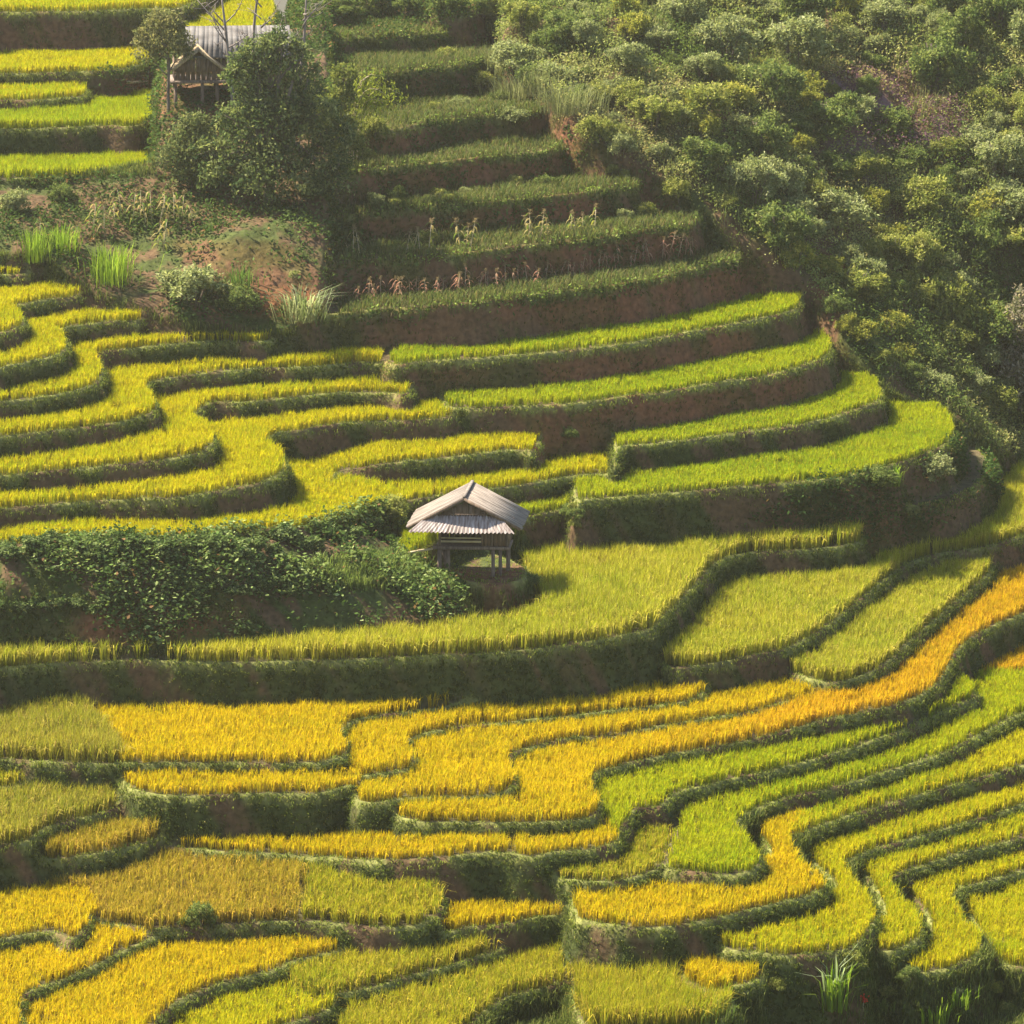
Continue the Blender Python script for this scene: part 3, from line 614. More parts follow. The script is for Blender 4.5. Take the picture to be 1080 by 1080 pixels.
BRUSH = [(-120, 580), (0, 574), (260, 566), (400, 541), (428, 552), (436, 590), (450, 610), (488, 622), (486, 660), (250, 683), (-120, 695)]
NOSE = [(860, 512), (960, 492), (1006, 470), (1045, 478), (1056, 525), (960, 575), (880, 572), (780, 552)]
LEFTMESS = [(-120, 194), (160, 187), (345, 190), (372, 275), (372, 345), (295, 352), (200, 345), (160, 330), (90, 303), (45, 270), (-120, 262)]
UPPERHOUSE = [(95, 80), (190, 40), (300, 20), (310, -90), (560, -90), (540, 10), (440, 34), (372, 60), (372, 190), (165, 187), (150, 120)]
SCRUB = [(520, -200), (1500, -200), (1500, 472), (1052, 482), (1004, 442), (940, 412), (888, 372), (850, 315), (792, 268), (745, 226), (690, 184), (615, 145), (500, 120), (480, 60), (500, 20)]
KLEFT = [(345, 30), (480, 10), (600, 120), (700, 190), (770, 260), (790, 285), (600, 322), (360, 345), (345, 190)]
inB = inpoly(PX, PY, BRUSH) & ~flat | (inpoly(PX, PY, BRUSH) & (label < 0)); inN = inpoly(PX, PY, NOSE) & ~ricemask0
inL = inpoly(PX, PY, LEFTMESS) & ~ricemask0; inU = inpoly(PX, PY, UPPERHOUSE) & ~(ricemask0 & (XX < -8.5)); inS = inpoly(PX, PY, SCRUB) & (label < 0); inK = inpoly(PX, PY, KLEFT) & ~inS
fringe = inpoly(PX, PY, [(-120, 560), (0, 560), (260, 550), (400, 526), (440, 560), (470, 640), (250, 690), (-120, 700)]) & ((bund & (label == names.index('LF0'))) | (label == names.index('bench_low')))
inB = inB | fringe
leafy = inB | inN | inL | inU
kledge = inK & flat
vg = fbm(XX*0.45, YY*0.45+Hs*0.4, 71, 3)       # patchiness
# --- grass of the banks
m = bank & ~inS & ~ricemask0
x, y, z, iy, ix = scatter(m, 85*(0.15+sstep(0.36, 0.56, n2))*np.clip(1.1-red, .12, 1))
nb = 3; n = len(x)*nb
gxx = np.repeat(GXn[iy, ix], nb); gyy = np.repeat(GYn[iy, ix], nb)
xr = np.repeat(x, nb)+rng.normal(0, .05, n); yr = np.repeat(y, nb)+rng.normal(0, .02, n); zr = np.repeat(z, nb)
out_yaw = np.arctan2(-gyy, -gxx)+rng.normal(0, 0.7, n)
hh = rng.uniform(.07, .24, n)
ct = jit(pick([(0.035, 0.055, 0.012), (0.07, 0.10, 0.02), (0.15, 0.17, 0.035), (0.34, 0.30, 0.13)], np.clip(rng.beta(2, 3.2, n), 0, 1)), .2)
g1 = blades(np.stack([xr, yr, zr], 1), hh*.7, out_yaw, hh*rng.uniform(.5, 1.1, n), rng.uniform(.012, .03, n), ct*.75, ct, 1.0)
stuff('bank_grass', [g1], M_GRASS, 'short dark grass growing on the steep terrace banks', 'grass')
# --- grass fringe on the bund tops, coloured pale to paint the sunlit rim
x, y, z, iy, ix = scatter((bund & ~kledge) | (label == names.index('mound')), np.where(label == names.index('mound'), 30, 110))
nb = 4; n = len(x)*nb
xr = np.repeat(x, nb)+rng.normal(0, .04, n); yr = np.repeat(y, nb)+rng.normal(0, .04, n); zr = np.repeat(z, nb)
hh = rng.uniform(.04, .11, n)*np.repeat(0.5+0.9*vg[iy, ix], nb)
ct = jit(pick([(0.11, 0.16, 0.025), (0.21, 0.27, 0.04), (0.34, 0.37, 0.08), (0.46, 0.42, 0.15)], rng.beta(2, 2.4, n)), .18)
g1 = blades(np.stack([xr, yr, zr], 1), hh, rng.uniform(0, 6.3, n), hh*rng.uniform(.3, .9, n), rng.uniform(.014, .026, n), ct*.7, ct, .8)
stuff('bund_grass', [g1], M_GRASS, 'short grass along the lips of the terraces, sunlit rim painted pale', 'grass')
# --- low growth on the unplanted ledges, thicker along their edges, hanging as vines
edge = inK & (bund | ((low < base-0.3) & flat))
x, y, z, iy, ix = scatter(edge, 170*sstep(.25, .5, vg)); n = len(x)
c = jit(pick([(0.10, 0.16, 0.03), (0.19, 0.26, 0.05), (0.32, 0.37, 0.10)], rng.beta(2, 2, n)), .18)  # edge leaves coloured brighter, painting in the sunlit lip lines
l1 = leaves(np.stack([x, y, z+rng.uniform(0, .2, n)], 1), rng.uniform(.08, .16, n), c, .6, .7)
hang = inK & bank
x, y, z, iy, ix = scatter(hang, 62*sstep(.38, .6, fbm(XX*.9, YY*.9+Hs*.2, 77, 3))); n = len(x)
c = jit(pick([(0.04, 0.07, 0.02), (0.08, 0.12, 0.03), (0.16, 0.19, 0.06)], rng.beta(2, 2.4, n)), .2)
l2 = leaves(np.stack([x, y-.05, z+.03], 1), rng.uniform(.09, .2, n), c, .8, .7)
x, y, z, iy, ix = scatter(kledge, 90); nb = 3; n = len(x)*nb
xr = np.repeat(x, nb)+rng.normal(0, .05, n); yr = np.repeat(y, nb)+rng.normal(0, .05, n); zr = np.repeat(z, nb); hh = rng.uniform(.08, .5, n)*np.repeat(.3+1.2*vg[iy, ix], nb)
ct = jit(pick([(0.06, 0.09, 0.025), (0.12, 0.16, 0.04), (0.24, 0.17, 0.09)], rng.beta(2, 2, n)), .2)
g2 = blades(np.stack([xr, yr, zr], 1), hh, rng.uniform(0, 6.3, n), hh*.5, rng.uniform(.015, .03, n), ct*.7, ct, .6)
stuff('ledge_vines', [l1, l2, g2], M_LEAF, 'vines and weeds edging the unplanted ledges of the spur, sunlit edges painted bright', 'vines')
# --- broad leafy cover on the bank by the hut, the nose and the slope under the upper house
dens = 95*(0.12+1.0*sstep(.38, .6, vg))
x, y, z, iy, ix = scatter(leafy, np.where(inB | inN, dens, dens*.55)); n = len(x)
hl = np.where((inB | inN)[iy, ix], .38, .3)*(0.25+1.3*fbm(x*.9, y*.9, 83, 3))
nb = 3; n3 = n*nb
P3 = np.stack([np.repeat(x, nb)+rng.normal(0, .12, n3), np.repeat(y, nb)+rng.normal(0, .12, n3), np.repeat(z, nb)+np.repeat(hl, nb)*rng.uniform(0.05, 1.25, n3)], 1)
tone = np.repeat(fbm(x*.6, y*.6, 87, 3), nb)*.7+rng.normal(.15, .2, n3)
c = jit(pick([(0.022, 0.045, 0.012), (0.04, 0.075, 0.018), (0.07, 0.11, 0.028), (0.12, 0.155, 0.05)], tone), .2)
dry = rng.random(n3) < .05; c[dry] = np.array([.22, .13, .06])*rng.uniform(.6, 1.3, (dry.sum(), 1))
l1 = leaves(P3, rng.uniform(.07, .19, n3), c, .6, .6)
stuff('leafy_ground_cover', [l1], M_LEAF, 'dark broad-leaved creepers and weeds matting the slopes', 'ground cover')
x, y, z, iy, ix = scatter(fringe | (inB & (vg > .5)), 70); n = len(x); nb = 3; n3 = n*nb
P3 = np.stack([np.repeat(x, nb)+rng.normal(0, .1, n3), np.repeat(y, nb)+rng.normal(-.05, .1, n3), np.repeat(z, nb)+np.repeat(.15+.5*fbm(x*.8, y*.8, 89, 2), nb)*rng.uniform(.3, 1.0, n3)], 1)
c = jit(pick([(0.07, 0.12, 0.03), (0.16, 0.22, 0.06), (0.32, 0.36, 0.15)], rng.beta(2, 2, n3)), .2)  # lighter palette paints in the sunlit tops of the leafy bank
l2 = leaves(P3, rng.uniform(.09, .2, n3), c, .35, .65)
stuff('leafy_creepers', [l2], M_LEAF, 'leafy creepers topping the bank left of the stilt hut, lit tops painted brighter', 'creepers')
lg = inpoly(PX, PY, [(320, 596), (400, 588), (470, 600), (488, 624), (440, 626), (330, 622)]) & ~ricemask0
x, y, z, iy, ix = scatter(lg, 130); nb = 4; n = len(x)*nb
xr = np.repeat(x, nb)+rng.normal(0, .05, n); yr = np.repeat(y, nb)+rng.normal(0, .05, n); zr = np.repeat(z, nb); hh = rng.uniform(.2, .55, n)
ct = jit(pick([(0.10, 0.16, 0.03), (0.20, 0.26, 0.06), (0.32, 0.36, 0.13)], rng.beta(2, 2, n)), .2)
g2 = blades(np.stack([xr, yr, zr], 1), hh, rng.uniform(0, 6.3, n), hh*rng.uniform(.2, .6, n), rng.uniform(.014, .026, n), ct*.7, ct, .7)
stuff('pale_grass', [g2], M_GRASS, 'soft light green grass on the slope just left of the stilt hut', 'grass')
# --- scrub undergrowth on the right-hand slope
tone2 = fbm(XX*.22+3, YY*.22+Hs*.2, 91, 4)
x, y, z, iy, ix = scatter(inS, 72*(0.5+.8*sstep(.3, .6, vg))); n = len(x)
hl = .7*(0.2+1.5*fbm(x*.55, y*.55, 93, 3)**1.3)
nb = 4; n3 = n*nb
P3 = np.stack([np.repeat(x, nb)+rng.normal(0, .16, n3), np.repeat(y, nb)+rng.normal(0, .16, n3), np.repeat(z, nb)+np.repeat(hl, nb)*rng.uniform(0.03, 1.25, n3)], 1)
t = np.repeat(np.clip((tone2[iy, ix]-.3)*2.2, 0, 1), nb)+rng.normal(0, .18, n3)
c = jit(pick([(0.07, 0.11, 0.025), (0.14, 0.185, 0.045), (0.24, 0.27, 0.07), (0.33, 0.33, 0.12), (0.26, 0.21, 0.09)], t), .2)
pp = np.repeat(pm[iy, ix], nb)*(rng.random(n3) < .6); c = c*(1-pp[:, None])+np.array([.16, .085, .11])*pp[:, None]
l1 = leaves(P3, rng.uniform(.07, .16, n3), c, .7, .5)
x, y, z, iy, ix = scatter(inS & (slope_raw < 1.3), 9*sstep(.45, .62, fbm(XX*.3, YY*.3, 97, 3))); nb = 5; n = len(x)*nb
xr = np.repeat(x, nb)+rng.normal(0, .07, n); yr = np.repeat(y, nb)+rng.normal(0, .07, n); zr = np.repeat(z, nb); hh = rng.uniform(.3, .95, n)
ct = jit(pick([(0.10, 0.13, 0.035), (0.18, 0.19, 0.07), (0.28, 0.25, 0.13)], rng.beta(2, 2, n)), .2)
g2 = blades(np.stack([xr, yr, zr], 1), hh, rng.uniform(0, 6.3, n), hh*rng.uniform(.2, .6, n), rng.uniform(.02, .035, n), ct*.6, ct, .6)
stuff('scrub_undergrowth', [l1, g2], M_LEAF, 'tangled weeds and grasses between the shrubs of the right-hand slope', 'undergrowth')
# short weeds on the lower right foot and other bare natural ground
rest = ((label < 0) | np.isin(label, [names.index('P0'), names.index('hollow')])) & ~inS & ~leafy & ~inK
x, y, z, iy, ix = scatter(rest, 120); nb = 4; n = len(x)*nb
xr = np.repeat(x, nb)+rng.normal(0, .07, n); yr = np.repeat(y, nb)+rng.normal(0, .07, n); zr = np.repeat(z, nb); hh = rng.uniform(.12, .45, n)*np.repeat(.2+1.3*vg[iy, ix], nb)
ct = jit(pick([(0.06, 0.09, 0.02), (0.14, 0.18, 0.04), (0.28, 0.27, 0.09)], rng.beta(2, 2, n)), .2)
g2 = blades(np.stack([xr, yr, zr], 1), hh, rng.uniform(0, 6.3, n), hh*rng.uniform(.2, .7, n), rng.uniform(.015, .03, n), ct*.6, ct, .6)
stuff('slope_weeds', [g2], M_GRASS, 'weeds and grass on the unplanted ground at the foot of the terraces', 'weeds')

# ------------------------------------------------------------------ shrubs
def crown(blobs, n, size, pal, tilt=.8, asp=.5, shell=.55):
    """leaf clumps spread through several uneven lobes"""
    Ps = []; Cs = []
    wts = np.array([b[3]**2 for b in blobs]); wts = wts/wts.sum()
    for (bx, by, bz, br), wgt in zip(blobs, wts):
        k = max(8, int(n*wgt)); nc = max(3, k//14)
        d = rng.normal(0, 1, (nc, 3)); d /= np.linalg.norm(d, axis=1, keepdims=True)
        d[:, 2] = np.where(d[:, 2] < -.35, -d[:, 2], d[:, 2])
        r = br*(shell+(1-shell)*rng.random((nc, 1))**.5)*rng.uniform(.75, 1.18, (nc, 1))
        cc = np.array([bx, by, bz])+d*r
        tone = rng.random(nc)
        j = rng.integers(0, nc, k)
        Ps.append(cc[j]+rng.normal(0, br*.13, (k, 3))); Cs.append(jit(pick(pal, np.clip(tone[j]*.75+rng.normal(.12, .13, k), 0, 1)), .15))
    P = np.concatenate(Ps); c = np.concatenate(Cs)
    return leaves(P, rng.uniform(.65, 1.35, len(P))*size, c, tilt, asp)
def dome(r, h, k=9):
    b = [(0, 0, h*.45, r*.6)]
    for i in range(k):
        a = rng.uniform(0, 6.28); q = rng.uniform(.35, .8)*r
        b.append((q*math.cos(a), q*math.sin(a), h*rng.uniform(.2, .95)*(1-.4*q/r), r*rng.uniform(.16, .42)))
    return b
PAL = {'olive': [(0.08, 0.11, 0.022), (0.17, 0.20, 0.042), (0.29, 0.30, 0.07), (0.41, 0.39, 0.13)],
 'dark': [(0.045, 0.075, 0.02), (0.095, 0.14, 0.036), (0.17, 0.21, 0.055), (0.27, 0.29, 0.10)],
 'yellow': [(0.11, 0.14, 0.025), (0.22, 0.24, 0.04), (0.34, 0.33, 0.06), (0.44, 0.39, 0.09)],
 'sage': [(0.10, 0.13, 0.045), (0.19, 0.225, 0.085), (0.31, 0.33, 0.14), (0.43, 0.43, 0.22)],
 'tawny': [(0.11, 0.10, 0.035), (0.21, 0.18, 0.06), (0.31, 0.25, 0.09), (0.40, 0.31, 0.14)]}
def stems(r, h, k=5, mat=None):
    parts = []
    for i in range(k):
        a = rng.uniform(0, 6.28); q = r*rng.uniform(.2, .55)
        parts.append(tube([(0.05*math.cos(a), 0.05*math.sin(a), -.15), (q*.5*math.cos(a), q*.5*math.sin(a), h*.35), (q*math.cos(a), q*math.sin(a), h*.75)], [.035, .025, .012], 5))
    V, Fc, _ = join(parts)
    return mesh_np('stem', V, Fc, mat or M_BARK)
def make_shrub(kind, r, h, n, size):
    root = empty('shrub', (0, 0, 0))
    V, Fc, Cc = crown(dome(r, h, 15), int(n*1.35), size, PAL[kind], .7, .42)
    link('foliage', mesh_np('foliage', V, Fc, M_TREE, Cc), root); link('stem', stems(r, h), root)
    return root
KLAB = {'olive': 'rounded olive-green shrub in the scrub on the right-hand slope', 'dark': 'dark green shrub in the scrub on the right-hand slope',
 'yellow': 'yellow-green leafy shrub in the scrub on the right-hand slope', 'sage': 'pale greyish-green shrub in the scrub on the right-hand slope', 'tawny': 'brownish half-dry shrub in the scrub on the right-hand slope'}
protos = {}
for kd in KLAB: protos[kd] = [make_shrub(kd, 1.0, 1.45, 4600, .115), make_shrub(kd, 1.0, 1.15, 4200, .11), make_shrub(kd, 1.0, 1.8, 4800, .115)]
usedp = set()
def put_shrub(px, py, rad_px, kind, label=None, group=None, var=None):
    g = ground(px, py)
    if g is None: return
    s = rad_px/F*math.hypot(g[1]-CAM[1], g[2]-CAM[2])
    p = protos[kind][random.randrange(3) if var is None else var]
    loc = (g[0], g[1]+s*.35, float(hgt(g[0], min(g[1]+s*.35, Y1-1)))-.12*s); rz = random.uniform(0, 6.28)
    if p.name in usedp:
        o = dup(p, loc, rz, s)
    else:
        usedp.add(p.name); o = p; o.location = loc; o.rotation_euler.z = rz; o.scale = (s, s, s)
    o.scale.z *= random.uniform(.8, 1.2)
    tag(o, label or KLAB[kind], 'shrub', group or 'shrubs on the right-hand slope')
    return o
pts = []
SC2 = [(500, -10), (1100, -30), (1100, 452), (1040, 450), (990, 425), (930, 392), (895, 360), (862, 310), (800, 255), (740, 212), (690, 172), (620, 130), (560, 95), (505, 45)]
for _ in range(6000):
    px = random.uniform(495, 1100); py = random.uniform(-25, 470)
    if not inpoly(np.array([px]), np.array([py]), SC2)[0]: continue
    if inpoly(np.array([px]), np.array([py]), [(855, 88), (960, 80), (1020, 125), (1022, 172), (950, 182), (870, 155)])[0] and random.random() < .97: continue
    r = random.choice([13, 17, 21, 26, 32, 40])*(0.75+.3*py/470+.1)
    if all((px-a)**2+((py-b)*1.5)**2 > (0.62*(r+c))**2 for a, b, c in pts):
        pts.append((px, py, r))
    if len(pts) > 280: break
pts.sort(key=lambda q: q[1])
for px, py, r in pts:
    u = random.random()
    t = float(vnoise(np.array([px/95.0]), np.array([py/95.0]), 5)[0])
    kd = 'dark' if t < .28 and u < .7 else 'yellow' if (u < .09 or (t > .75 and u < .3)) else 'sage' if u < .46 else 'tawny' if u < .42 else 'olive' if u < .82 else 'dark'
    put_shrub(px, py, r, kd)
# named shrubs with places of their own
SPEC = [(818, 268, 40, 'dark', 'big dark shrub at the right end of the unplanted ledges'), (800, 205, 34, 'sage', 'large pale shrub on the rim above the unplanted ledges'), (745, 140, 34, 'olive', 'round olive shrub overhanging the upper ledges'),
 (1045, 250, 30, 'yellow', 'shrub tipped with yellow leaves near the right edge'), (905, 325, 24, 'olive', 'olive shrub in the gully beside the spur'), (1000, 350, 40, 'olive', 'wide olive shrub above the gully mouth'),
 (1045, 395, 42, 'dark', 'dark shrub at the gully mouth by the right edge'), (965, 300, 34, 'olive', 'olive shrub halfway up the gully'), (880, 345, 16, 'dark', 'small dark shrub beside the topmost spur strip'),
 (410, 572, 27, 'olive', 'round leafy bush just left of the stilt hut'), (205, 330, 42, 'sage', 'round leafy thicket below the grey house with pale leaf tips'), (250, 335, 26, 'dark', 'dark thicket on the slope above the left S-bend terraces'),
 (210, 985, 20, 'dark', 'single dark round bush between golden fields at lower left'), (560, 620, 13, 'dark', 'small dark bush at the right foot of the hut mound'), (925, 540, 24, 'dark', 'leafy dark bush on the nose above the pale field'), (985, 520, 26, 'sage', 'sprawling pale-leaved bush on the nose near the right'),
 (606, 538, 9, 'olive', 'small leafy bush at the left end of the lowest spur strip'), (607, 558, 10, 'dark', 'small dark bush below the left end of the long leafy bank'), (607, 574, 9, 'olive', 'small olive bush on the edge of the large pale field below the spur'), (602, 546, 12, 'dark', 'small dark bush against the left end of the long leafy bank'), (452, 612, 10, 'olive', 'small bush at the left foot of the hut mound'), (600, 478, 11, 'dark', 'small dark bush at the foot of the red clay bank'), (900, 1046, 16, 'olive', 'leafy weed bush on the bank behind the tall reed'), (960, 1058, 14, 'dark', 'dark weed bush on the big lower right bank'), (820, 1062, 12, 'olive', 'low weed bush left of the tall reed'), (1045, 1052, 14, 'yellow', 'yellow-green weed bush on the big lower right bank'),
 (545, 92, 34, 'sage', 'pale feathery shrub left in the top scrub beside the ledges'), (585, 105, 26, 'sage', 'pale feathery shrub second from left beside the ledges'), (630, 175, 26, 'olive', 'olive shrub at the right end of an upper ledge'), (395, 165, 18, 'olive', 'small olive shrub under the arching bamboo'), (360, 22, 22, 'dark', 'dark shrub leftmost of the row along the top edge above the ledges'), (395, 14, 24, 'dark', 'dark shrub second from left along the top edge above the ledges'), (432, 20, 20, 'dark', 'dark shrub third from left along the top edge above the ledges'), (470, 12, 24, 'dark', 'dark shrub fourth from left along the top edge above the ledges'), (512, 22, 24, 'olive', 'olive shrub rightmost of the row along the top edge'), (470, 62, 14, 'olive', 'small olive shrub on the topmost ledge right'), (505, 100, 18, 'olive', 'olive shrub on the ledge below the topmost one'), (540, 150, 18, 'sage', 'pale shrub at the right of the middle upper ledge'), (655, 190, 20, 'sage', 'pale shrub closing the right end of a middle ledge'), (715, 228, 20, 'olive', 'olive shrub closing the right end of the ledge with maize'),
 (15, 225, 18, 'sage', 'pale shrub at the left edge below the upper terraces'), (65, 215, 16, 'dark', 'dark low shrub below the lowest upper left rice strip'),
 (880, 1072, 15, 'sage', 'grey-green weed bush beside the tall reed at the bottom'), (935, 1075, 13, 'olive', 'small weed bush right of the reed at the bottom edge'), (1010, 1072, 12, 'sage', 'low pale weed bush at the bottom right'), (1062, 1072, 12, 'olive', 'low olive weed bush in the bottom right corner')]
creep = []
for hh_ in (.62, .85):
    root = empty('creeper_bush', (0, 0, 0)); V, Fc, Cc = crown(dome(1.0, hh_, 14), 2600, .15, [(0.028, 0.055, 0.016), (0.06, 0.10, 0.028), (0.14, 0.19, 0.06), (0.34, 0.38, 0.17)], .35, .7)
    link('foliage', mesh_np('foliage', V, Fc, M_LEAF, Cc), root); link('stem', stems(1.0, hh_), root); creep.append(root)
rows_ = [(random.uniform(-6, 6)+x_, (577 if x_ < 230 else 577-(x_-230)*.11)+random.uniform(-2, 14), random.uniform(11, 20)) for x_ in range(0, 405, 15)]
rows_ += [(random.uniform(-6, 6)+x_, 622-(max(0, x_-300))*.10+random.uniform(-5, 8), random.uniform(9, 17)) for x_ in range(185, 330, 15)]
rows_ += [(random.uniform(-6, 6)+x_, 645+random.uniform(-7, 7), random.uniform(9, 15)) for x_ in range(0, 120, 17)]
seen = set()
for px, py, r in rows_:
    g = ground(px, py)
    if g is None: continue
    s_ = r/F*math.hypot(g[1]-CAM[1], g[2]-CAM[2]); p = creep[random.randrange(2)]
    if p.name in seen: o = dup(p, g, random.uniform(0, 6.28), s_)
    else: seen.add(p.name); o = p; o.location = g; o.scale = (s_, s_, s_)
    tag(o, 'broad-leaved low bush matting the dark bank left of the stilt hut', 'bush', 'leafy bushes on the bank by the hut')
for _ in range(34):
    q_ = random.random(); lx = random.uniform(385, 690); lc = random.choice([(271, -.115, 390), (222, -.11, 420), (175, -.13, 420), (131, -.11, 420), (77, -.12, 400)])
    put_shrub(lx, lc[0]+(lx-lc[2])*lc[1]-random.uniform(2, 9), random.choice([6, 8, 10, 13]), random.choice(['olive', 'sage', 'dark', 'olive']), 'small ragged shrub on the unplanted upper ledges', 'small shrubs on the upper ledges')
for px, py, r, kd, lb in SPEC: put_shrub(px, py, r, kd, lb, 'single shrubs with places of their own', 1)

for ps in protos.values():
    for p in ps:
        if p.name not in usedp:
            for ch in list(p.children): bpy.data.objects.remove(ch)
            bpy.data.objects.remove(p)
# ------------------------------------------------------------------ trees
def limb(p0, p1, r0, r1, bend=.15, n=5, seg=6):
    p0 = np.array(p0, float); p1 = np.array(p1, float); t = np.linspace(0, 1, seg)[:, None]
    L = np.linalg.norm(p1-p0); off = rng.normal(0, bend*L, 3)
    return tube(p0*(1-t)+p1*t+off*np.sin(t*math.pi)*.5, np.linspace(r0, r1, seg), n)
def tree(px, py, label, blobs, n, size, pal, trunk_h, trunk_r, mat=M_BARK, asp=.5, cat='tree', name='tree', group=None, tilt=.8):
    g = ground(px, py); root = empty(name, g)
    parts = [limb((0, 0, -.3), (rng.normal(0, .1), 0, trunk_h), trunk_r, trunk_r*.6, .06, 7)]
    for (bx, by, bz, br) in blobs:
        parts.append(limb((0, 0, trunk_h*rng.uniform(.55, 1)), (bx, by, bz), trunk_r*.5, trunk_r*.15, .12))
        for _ in range(3):
            d = rng.normal(0, 1, 3); d /= np.linalg.norm(d); parts.append(limb((bx*.7, by*.7, bz*.8+.2*trunk_h), (bx+d[0]*br*.8, by+d[1]*br*.8, bz+abs(d[2])*br*.8), trunk_r*.22, .012, .12, 4))
    V, Fc, _ = join(parts); link('trunk', mesh_np('trunk', V, Fc, mat), root)
    V, Fc, Cc = crown(blobs, n, size, pal, tilt, asp)
    link('crown', mesh_np('crown', V, Fc, M_TREE, Cc), root)
    tag(root, label, cat, group); return root
# px -> metres at the upper house is about 1/28
big = [(0, 0, 2.6, 1.2), (-1.0, -.3, 1.7, .9), (1.2, .2, 2.1, 1.0), (.4, -.6, 1.2, 1.1), (-.5, .3, 3.6, .9), (.9, .4, 3.7, .8), (2.1, 0, 1.5, .9), (-1.7, -.4, .9, .8), (.5, .2, 4.6, .7), (1.9, .3, 3.0, .8), (-.3, -.8, .6, 1.0), (1.3, -.7, .7, 1.0), (-1.2, .2, 2.8, .7), (-.7, .2, 4.7, .65), (.2, .3, 5.4, .55), (1.5, .3, 4.4, .55), (2.6, .1, 2.3, .6), (-2.1, 0, 1.7, .55), (2.3, -.3, .6, .8), (-.35, .2, 5.1, .75), (.55, .2, 5.6, .6), (-.9, .2, 4.2, .75), (1.2, .3, 5.2, .5), (-.1, 0, 3.1, .9), (1.0, -.2, 3.0, .8)]
tree(282, 212, 'large dense dark green tree in front of the grey-roofed upper house', big, 27000, .15, [(0.03, 0.058, 0.024), (0.075, 0.11, 0.038), (0.15, 0.18, 0.06), (0.30, 0.32, 0.13)], 2.6, .22)
tree(205, 200, 'pale green leafy tree at the left foot of the big dark tree', [(0, 0, 1.5, .95), (-.6, 0, .9, .7), (.5, -.2, .8, .8), (.1, 0, 2.2, .6), (-.3, -.3, .4, .6)], 8000, .13, [(0.05, 0.08, 0.03), (0.10, 0.13, 0.045), (0.17, 0.19, 0.07), (0.28, 0.27, 0.12)], 1.3, .09)
tree(178, 118, 'small slender tree with sparse olive crown left of the upper house', [(0, 0, 2.5, .8), (-.7, 0, 2.1, .6), (.5, 0, 2.2, .6), (-.3, 0, 3.1, .6), (.2, .1, 3.2, .5), (-.9, 0, 2.6, .4)], 5200, .12, [(0.09, 0.10, 0.04), (0.15, 0.16, 0.06), (0.22, 0.21, 0.085), (0.31, 0.27, 0.12)], 2.0, .07)
tree(355, 190, 'bushy light green tree at the right side of the big dark tree', [(0, 0, 1.7, .9), (.4, -.1, 1.0, .7), (-.4, 0, 2.3, .7), (.2, 0, 2.9, .6), (.3, .1, 3.7, .5)], 8500, .125, [(0.06, 0.09, 0.025), (0.12, 0.15, 0.035), (0.20, 0.22, 0.05), (0.30, 0.29, 0.09)], 1.6, .09)
def bare(px, py, h, lean, label, k=9):
    g = ground(px, py); root = empty('bare_tree', g)
    top = np.array([lean, 0, h]); parts = [limb((0, 0, -.2), top, .085, .03, .05, 7, 8)]
    V, Fc, _ = join(parts); link('trunk', mesh_np('trunk', V, Fc, M_PALEBARK), root)
    br = []
    for i in range(k):
        f = rng.uniform(.35, .97); p0 = top*f; a = rng.uniform(0, 6.28); L = h*rng.uniform(.18, .42)*(1.2-f*.5)
        p1 = p0+np.array([math.cos(a)*L*.8, math.sin(a)*L*.5, L*rng.uniform(.3, .9)])
        br.append(limb(p0, p1, .03, .010, .12, 4))
        for _ in range(4):
            q = p0+(p1-p0)*rng.uniform(.4, .95); d = rng.normal(0, .5, 3)*L*.5; d[2] = abs(d[2])
            br.append(limb(q, q+d, .014, .005, .12, 3, 4))
    V, Fc, _ = join(br); link('branches', mesh_np('branches', V, Fc, M_PALEBARK), root)
    tag(root, label, 'tree', 'bare trees by the upper house')
bare(247, 118, 4.6, -.45, 'leafless dark-trunked tree standing in front of the grey roof', 10)
bare(272, 112, 5.0, .25, 'leafless pale tree right of the dark-trunked one, behind the big tree', 12)
bare(310, 108, 4.2, .5, 'leafless pale tree rightmost of the three bare trees', 9)
# pale-leaved tree at the right edge
tree(1085, 452, 'tree with large pale pinkish leaves at the right edge', [(-.3, 0, 2.0, .9), (.3, 0, 3.0, 1.0), (-.5, 0, 3.6, .8), (.1, -.2, 1.2, .9), (-.1, .1, 4.6, .8), (-.9, 0, 2.8, .5)], 4200, .18, [(0.07, 0.09, 0.04), (0.15, 0.15, 0.08), (0.33, 0.28, 0.20), (0.46, 0.38, 0.30)], 2.4, .1)
# arching bamboo
g = ground(372, 178); root = empty('bamboo', g); parts = []; lp = []
culms = []
for i in range(9):
    a = rng.uniform(-.5, .9); h = rng.uniform(2.6, 3.9); L = rng.uniform(.9, 2.0)
    t = np.linspace(0, 1, 9)[:, None]; dv = np.array([math.cos(a), math.sin(a)*.5, 0])
    pts3 = np.array([[0, 0, 0]])+t*0+dv*L*(t**2.2)+np.array([[0, 0, 1]])*h*(np.sin(t*2.0)/1.0)*.95+np.array([rng.normal(0, .12), rng.normal(0, .12), 0])
    culms.append(pts3); parts.append(tube(pts3, np.linspace(.022, .006, 9), 5))
    for q in range(3, 9):
        k = 26; lp.append(pts3[q]+rng.normal(0, .16, (k, 3))-np.array([0, 0, .12]))
V, Fc, _ = join(parts); link('culms', mesh_np('culms', V, Fc, M_BAMBOO), root)
lp = np.concatenate(lp); c = jit(pick([(0.10, 0.14, 0.02), (0.20, 0.24, 0.03), (0.32, 0.33, 0.05)], rng.random(len(lp))), .15)
V, Fc, Cc = leaves(lp, rng.uniform(.12, .24, len(lp)), c, .5, .25, droop=rng.normal(-.8, .5, len(lp)))
